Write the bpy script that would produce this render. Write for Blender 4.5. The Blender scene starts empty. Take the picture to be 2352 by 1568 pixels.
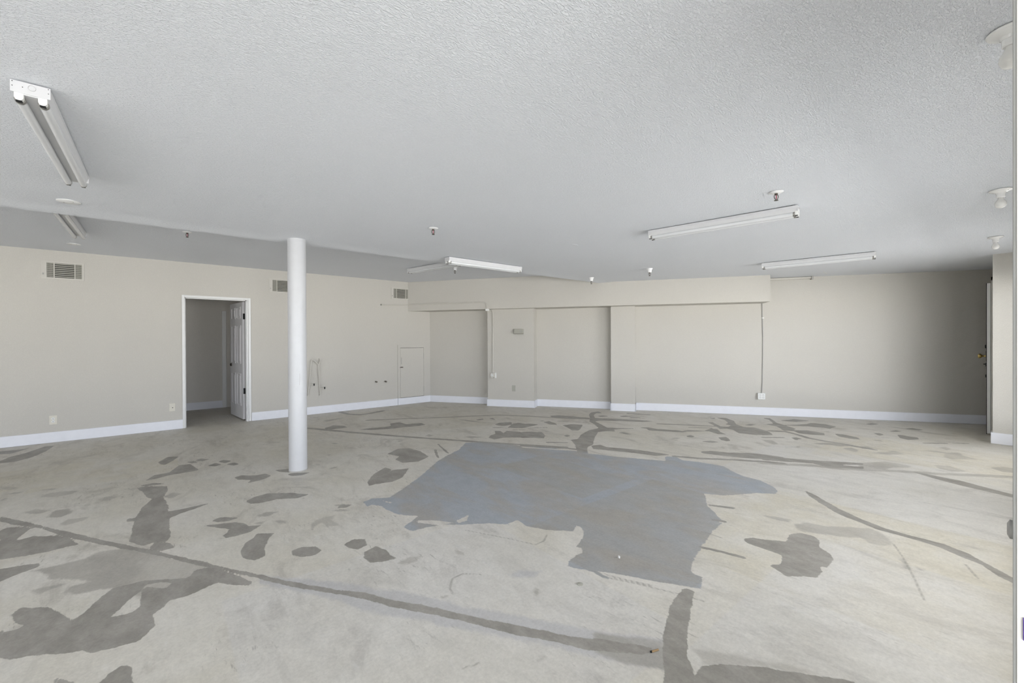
import bpy, bmesh, math, random
import numpy as np
from mathutils import Vector, Matrix

sc = bpy.context.scene
col = sc.collection
random.seed(7)

# ------------------------------------------------------------------ camera
F_PX = 973.24
YAW, PITCH, ROLL, EYE = 0.87934, -0.00375, -0.00469, 1.35908
def cam_axes():
    f = Vector((math.cos(YAW)*math.cos(PITCH), math.sin(YAW)*math.cos(PITCH), math.sin(PITCH)))
    r = Vector((math.sin(YAW), -math.cos(YAW), 0))
    u = r.cross(f)
    c, s = math.cos(ROLL), math.sin(ROLL)
    return c*r + s*u, -s*r + c*u, f
r_, u_, f_ = cam_axes()
cd = bpy.data.cameras.new('camera'); cam = bpy.data.objects.new('camera', cd); col.objects.link(cam)
m = Matrix((r_, u_, -f_)).transposed().to_4x4(); m.translation = (0, 0, EYE)
cam.matrix_world = m
cd.sensor_width = 36; cd.sensor_fit = 'HORIZONTAL'; cd.lens = F_PX/2352*36
cd.clip_start = 0.02; cd.clip_end = 200
sc.camera = cam

# ------------------------------------------------------------------ daylight and exposure
WORLD_STRENGTH = 5.4
GROUND_GLOW = 1.6
w = bpy.data.worlds.new('overcast_day'); sc.world = w; w.use_nodes = True
wn = w.node_tree; bg = wn.nodes['Background']
# hazy sky above the horizon, added ground glow below it to brighten the ceiling
tc_ = wn.nodes.new('ShaderNodeTexCoord'); sx_ = wn.nodes.new('ShaderNodeSeparateXYZ'); wn.links.new(tc_.outputs['Generated'], sx_.inputs[0])
rm_ = wn.nodes.new('ShaderNodeMapRange'); rm_.inputs['From Min'].default_value = -.03; rm_.inputs['From Max'].default_value = .03
wn.links.new(sx_.outputs['Z'], rm_.inputs['Value'])
mx_ = wn.nodes.new('ShaderNodeMix'); mx_.data_type = 'RGBA'; wn.links.new(rm_.outputs[0], mx_.inputs[0])
mx_.inputs[6].default_value = (GROUND_GLOW*.97, GROUND_GLOW*.97, GROUND_GLOW*.95, 1)
mx_.inputs[7].default_value = (.91, .965, 1.05, 1)
wn.links.new(mx_.outputs[2], bg.inputs[0]); bg.inputs[1].default_value = WORLD_STRENGTH
sc.view_settings.view_transform = 'Standard'; sc.view_settings.look = 'None'
sc.view_settings.gamma = 1; sc.view_settings.use_curve_mapping = False
sc.view_settings.exposure = 0.89
cy = sc.cycles
cy.max_bounces = 7; cy.diffuse_bounces = 5; cy.glossy_bounces = 4; cy.transparent_max_bounces = 8
cy.use_denoising = True; cy.use_light_tree = False; cy.use_adaptive_sampling = True; cy.adaptive_threshold = .08; cy.adaptive_min_samples = 16
cy.sample_clamp_indirect = 10

# ------------------------------------------------------------------ main dimensions (metres)
Z_CEIL, Z_HIGH = 2.425, 2.600          # dropped ceiling and the higher ceiling beyond its edge
Y_LEFT, Y_EDGE, Y_WIN = 8.382, 5.06, -.36
X_FRONT, X_PIER, Y_FAR = -6.0, 8.22, 0.255
PHI, C_BACK = 0.59094, 8.47355         # back wall: n.(x,y) = C_BACK
N = Vector((math.cos(PHI), math.sin(PHI), 0)); T = Vector((N.y, -N.x, 0))
A_END = (N.y*C_BACK - Y_FAR)/(-T.y)
A_COR = (N.y*C_BACK - Y_LEFT)/(-T.y)
Z_SOF, D_SOF = 1.984, 0.433
def bw(a, z, off=0.0):                 # point on the back wall, off metres into the room
    p = N*(C_BACK-off) + T*a
    return Vector((p.x, p.y, z))
WIN = [(1.9, 4.9), (5.5, 7.8), (-3.4, -1.2), (-5.8, -3.6)]
FILL_WIN = [(1.6, 3.2)]  # unseen front wall opening, added for fill light deep in the room
for a, b in FILL_WIN:
    ld = bpy.data.lights.new('window_portal', 'AREA'); ld.shape = 'RECTANGLE'; ld.size = 2.0; ld.size_y = b-a; ld.cycles.is_portal = True
    lo_ = bpy.data.objects.new('window_portal', ld); col.objects.link(lo_)
    lo_.location = (X_FRONT-.21, (a+b)/2, 1.3); lo_.rotation_euler = (0, math.radians(-90), 0)
for i, (a, b) in enumerate(WIN + [(0.0, 0.93)]):
    ld = bpy.data.lights.new('window_portal', 'AREA'); ld.shape = 'RECTANGLE'
    lo, hi = (0.25, 2.02) if i < 4 else (0.0, 2.1)
    ld.size = b-a; ld.size_y = hi-lo; ld.cycles.is_portal = True
    lo_ = bpy.data.objects.new('window_portal', ld); col.objects.link(lo_)
    lo_.location = ((a+b)/2, Y_WIN-0.16, (lo+hi)/2)
    lo_.rotation_euler = (math.radians(90), 0, 0)     # facing +y, into the room

# ------------------------------------------------------------------ materials
def lin(c): return tuple(((v/255+.055)/1.055)**2.4 if v > 10 else v/255/12.92 for v in c)
def new_mat(name):
    mt = bpy.data.materials.new(name); mt.use_nodes = True
    nt = mt.node_tree
    return mt, nt, nt.nodes['Principled BSDF']
def simple(name, rgb, rough=.5, metal=0, spec=.4):
    mt, nt, b = new_mat(name)
    no = nt.nodes.new('ShaderNodeTexNoise'); no.inputs['Scale'].default_value = 14; no.inputs['Detail'].default_value = 4
    mr = nt.nodes.new('ShaderNodeMapRange'); mr.inputs['To Min'].default_value = .96; mr.inputs['To Max'].default_value = 1.04
    tc = nt.nodes.new('ShaderNodeTexCoord'); nt.links.new(tc.outputs['Object'], no.inputs['Vector'])
    nt.links.new(no.outputs['Fac'], mr.inputs['Value'])
    mx = nt.nodes.new('ShaderNodeVectorMath'); mx.operation = 'SCALE'
    mx.inputs[0].default_value = rgb[:3]; nt.links.new(mr.outputs[0], mx.inputs['Scale'])
    nt.links.new(mx.outputs[0], b.inputs['Base Color'])
    b.inputs['Roughness'].default_value = rough; b.inputs['Metallic'].default_value = metal
    b.inputs['Specular IOR Level'].default_value = spec
    return mt
def plaster(name, rgb, scale, bump, rough=.6, blotch=.015, stretch=(1, 1, 1), relief_shade=.022):
    mt, nt, b = new_mat(name); L = nt.links.new
    geo = nt.nodes.new('ShaderNodeNewGeometry')
    mp = nt.nodes.new('ShaderNodeMapping'); mp.inputs['Scale'].default_value = stretch
    mp.inputs['Rotation'].default_value = (0, 0, .5)
    L(geo.outputs['Position'], mp.inputs['Vector'])
    n1 = nt.nodes.new('ShaderNodeTexNoise'); n1.inputs['Scale'].default_value = scale
    n1.inputs['Detail'].default_value = 3; n1.inputs['Roughness'].default_value = .55; n1.inputs['Distortion'].default_value = .6
    L(mp.outputs[0], n1.inputs['Vector'])
    rp = nt.nodes.new('ShaderNodeMapRange'); rp.interpolation_type = 'SMOOTHSTEP'
    rp.inputs['From Min'].default_value = .42; rp.inputs['From Max'].default_value = .66
    L(n1.outputs['Fac'], rp.inputs['Value'])
    bp = nt.nodes.new('ShaderNodeBump'); bp.inputs['Strength'].default_value = 1; bp.inputs['Distance'].default_value = bump
    L(rp.outputs[0], bp.inputs['Height']); L(bp.outputs[0], b.inputs['Normal'])
    n2 = nt.nodes.new('ShaderNodeTexNoise'); n2.inputs['Scale'].default_value = .9; n2.inputs['Detail'].default_value = 5
    L(geo.outputs['Position'], n2.inputs['Vector'])
    mr = nt.nodes.new('ShaderNodeMapRange'); mr.inputs['To Min'].default_value = 1-blotch*2; mr.inputs['To Max'].default_value = 1+blotch*2
    L(n2.outputs['Fac'], mr.inputs['Value'])
    sp = nt.nodes.new('ShaderNodeMapRange'); sp.inputs['To Min'].default_value = 1-relief_shade; sp.inputs['To Max'].default_value = 1+relief_shade  # tone follows the bump, painting the relief's shading into the colour
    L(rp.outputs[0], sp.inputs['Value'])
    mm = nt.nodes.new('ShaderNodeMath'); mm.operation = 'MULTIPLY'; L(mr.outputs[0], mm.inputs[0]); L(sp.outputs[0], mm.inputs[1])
    mx = nt.nodes.new('ShaderNodeVectorMath'); mx.operation = 'SCALE'; mx.inputs[0].default_value = rgb
    L(mm.outputs[0], mx.inputs['Scale']); L(mx.outputs[0], b.inputs['Base Color'])
    b.inputs['Roughness'].default_value = rough; b.inputs['Specular IOR Level'].default_value = .25
    return mt
M = {}
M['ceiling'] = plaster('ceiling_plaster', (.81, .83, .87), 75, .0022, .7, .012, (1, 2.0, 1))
M['ceiling_high'] = plaster('shaded_ceiling_plaster', (.795, .815, .855), 75, .0022, .7, .012, (1, 2.0, 1))  # same plaster darkened, shade beyond the ceiling edge put into its colour
M['wall'] = plaster('cream_wall_paint', (.575, .553, .508), 110, .0009, .6)
M['trim'] = simple('white_trim_paint', (.79, .80, .85), .35)
M['casing'] = simple('white_casing_paint', (.75, .75, .745), .35)
M['column'] = simple('white_column_paint', (.54, .545, .56), .35)
M['enamel'] = simple('white_enamel', (.64, .64, .65), .3)
M['bright_enamel'] = simple('bright_white_enamel', (.86, .86, .86), .3)
M['tube'] = simple('frosted_tube_glass', (.70, .71, .72), .18, 0, .6)
M['porcelain'] = simple('white_porcelain', (.86, .855, .84), .25, 0, .6)
M['bulb'] = simple('frosted_bulb_glass', (.84, .83, .80), .2, 0, .6)
M['plate'] = simple('ivory_plastic', (.70, .67, .59), .4)
M['whiteplastic'] = simple('white_plastic', (.82, .82, .80), .4)
M['walltint'] = simple('cream_paint_on_metal', (.575, .553, .508), .45)
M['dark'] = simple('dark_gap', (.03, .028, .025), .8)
M['black'] = simple('black_metal', (.015, .015, .015), .45, .4)
M['chrome'] = simple('dull_chrome', (.35, .34, .32), .35, .9)
M['bronze'] = simple('dark_bronze', (.10, .085, .07), .4, .7)
M['red'] = simple('red_glass_bulb', (.35, .02, .05), .2)
M['brass'] = simple('aged_brass', (.55, .42, .16), .28, .95)
M['grey'] = simple('grey_cable_jacket', (.40, .39, .37), .5)
M['box'] = simple('grey_green_plastic', (.40, .39, .34), .5)
M['leaf'] = simple('door_paint', (.72, .71, .72), .4)
M['brown'] = simple('brown_wood', (.30, .20, .10), .6)
M['door_edge'] = simple('cream_door_edge_paint', (.66, .645, .62), .4)
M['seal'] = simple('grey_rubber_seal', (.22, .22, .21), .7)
M['purple'] = simple('purple_plastic', (.07, .02, .30), .4)
M['metalframe'] = simple('window_frame_metal', (.55, .55, .54), .4, .3)
M['pavement'] = plaster('pavement_concrete', (.55, .54, .52), 20, .002, .85)
M['hall'] = plaster('hall_wall_paint', (.74, .71, .66), 110, .0009, .6)
mt, nt, b_ = new_mat('clear_window_glass')
tr = nt.nodes.new('ShaderNodeBsdfTransparent'); gl = nt.nodes.new('ShaderNodeBsdfGlossy'); gl.inputs['Roughness'].default_value = .02
ms = nt.nodes.new('ShaderNodeMixShader'); ms.inputs[0].default_value = .06
nt.links.new(tr.outputs[0], ms.inputs[1]); nt.links.new(gl.outputs[0], ms.inputs[2])
nt.links.new(ms.outputs[0], nt.nodes['Material Output'].inputs['Surface']); M['glass'] = mt

# ------------------------------------------------------------------ mesh helpers
def bm_box(bm, p0, p1, mtx=None, bevel=0.0):
    x0, y0, z0 = p0; x1, y1, z1 = p1
    vs = [bm.verts.new(v) for v in ((x0,y0,z0),(x1,y0,z0),(x1,y1,z0),(x0,y1,z0),(x0,y0,z1),(x1,y0,z1),(x1,y1,z1),(x0,y1,z1))]
    fs = [bm.faces.new([vs[i] for i in q]) for q in ((3,2,1,0),(4,5,6,7),(0,1,5,4),(1,2,6,5),(2,3,7,6),(3,0,4,7))]
    if bevel:
        es = list({e for f in fs for e in f.edges})
        r = bmesh.ops.bevel(bm, geom=es, offset=bevel, segments=2, affect='EDGES', profile=.6)
        vs = list({v for f in r['faces'] for v in f.verts} | {v for v in vs if v.is_valid})
    if mtx is not None: bmesh.ops.transform(bm, matrix=mtx, verts=[v for v in vs if v.is_valid])
    return vs
def bm_prism(bm, plan, z0, z1):
    lo = [bm.verts.new((p[0], p[1], z0)) for p in plan]; hi = [bm.verts.new((p[0], p[1], z1)) for p in plan]
    n = len(plan)
    bm.faces.new(lo[::-1]); bm.faces.new(hi)
    for i in range(n): bm.faces.new((lo[i], lo[(i+1) % n], hi[(i+1) % n], hi[i]))
def bm_lathe(bm, prof, seg=32, mtx=None, cap=True):   # prof: list of (r, z)
    rings = []; new = []
    for r, z in prof:
        if r < 1e-6: v = [bm.verts.new((0, 0, z))]
        else: v = [bm.verts.new((r*math.cos(2*math.pi*k/seg), r*math.sin(2*math.pi*k/seg), z)) for k in range(seg)]
        rings.append(v); new += v
    for a, b in zip(rings, rings[1:]):
        for k in range(seg):
            k2 = (k+1) % seg
            if len(a) == 1 and len(b) == 1: continue
            if len(a) == 1: bm.faces.new((a[0], b[k], b[k2]))
            elif len(b) == 1: bm.faces.new((a[k], b[0], a[k2]))
            else: bm.faces.new((a[k], b[k], b[k2], a[k2]))
    if cap:
        for rg in (rings[0], rings[-1]):
            if len(rg) > 1: bm.faces.new(rg)
    if mtx is not None: bmesh.ops.transform(bm, matrix=mtx, verts=new)
    return new
def bm_cyl(bm, p0, p1, r, seg=16, r1=None):
    p0, p1 = Vector(p0), Vector(p1); d = p1-p0
    mtx = Matrix.Translation(p0) @ d.to_track_quat('Z', 'Y').to_matrix().to_4x4()
    return bm_lathe(bm, [(r, 0), (r1 if r1 is not None else r, d.length)], seg, mtx)
def bm_tube(bm, pts, r, seg=10):
    pts = [Vector(p) for p in pts]; rings = []
    up = Vector((0.123, 0.321, 0.94)).normalized()
    for i, p in enumerate(pts):
        d = (pts[min(i+1, len(pts)-1)]-pts[max(i-1, 0)]).normalized()
        a = d.cross(up)
        if a.length < .05: a = d.cross(Vector((1, 0, 0)))
        a.normalize(); b = a.cross(d); b.normalize(); up = b
        rings.append([bm.verts.new(p + r*(math.cos(2*math.pi*k/seg)*a + math.sin(2*math.pi*k/seg)*b)) for k in range(seg)])
    for A, B in zip(rings, rings[1:]):
        for k in range(seg): bm.faces.new((A[k], B[k], B[(k+1) % seg], A[(k+1) % seg]))
    bm.faces.new(rings[0][::-1]); bm.faces.new(rings[-1])
def arc(pts, rad, n=6):                 # round the corners of a polyline
    pts = [Vector(p) for p in pts]; out = [pts[0]]
    for a, b, c in zip(pts, pts[1:], pts[2:]):
        d0, d1 = (a-b), (c-b); r0 = min(rad, d0.length*.45); r1 = min(rad, d1.length*.45)
        p0, p1 = b+d0.normalized()*r0, b+d1.normalized()*r1
        for k in range(n+1):
            t = k/n; out.append(p0*(1-t)**2 + b*2*t*(1-t) + p1*t**2)
    out.append(pts[-1]); return out
def obj(name, bm, mat, parent=None, smooth=False):
    bmesh.ops.recalc_face_normals(bm, faces=bm.faces)
    me = bpy.data.meshes.new(name); bm.to_mesh(me); bm.free()
    o = bpy.data.objects.new(name, me); col.objects.link(o)
    me.materials.append(M[mat] if isinstance(mat, str) else mat)
    if smooth:
        me.polygons.foreach_set('use_smooth', [True]*len(me.polygons))
        try: me.set_sharp_from_angle(angle=math.radians(35))
        except Exception: pass
    if parent is not None: o.parent = parent
    return o
def struct(name, bm, mat, parent=None, smooth=False):
    o = obj(name, bm, mat, parent, smooth)
    if parent is None: o['kind'] = 'structure'
    return o
def tag(o, label, cat, group=None):
    o['label'] = label; o['category'] = cat
    if group: o['group'] = group
    return o
def thing(name, label, cat, loc=(0, 0, 0), rotz=0, group=None):
    o = bpy.data.objects.new(name, None); col.objects.link(o)
    o.location = loc; o.rotation_euler = (0, 0, rotz); o.empty_display_size = .1
    return tag(o, label, cat, group)
def dup(root, loc, rotz, label, group=None):
    r = root.copy(); col.objects.link(r); r.location = loc; r.rotation_euler = (0, 0, rotz); r['label'] = label
    if group: r['group'] = group
    for ch in list(root.children):
        c = ch.copy(); col.objects.link(c); c.parent = r
        for g in ch.children:
            d = g.copy(); col.objects.link(d); d.parent = c
    return r
def B(): return bmesh.new()
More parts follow.
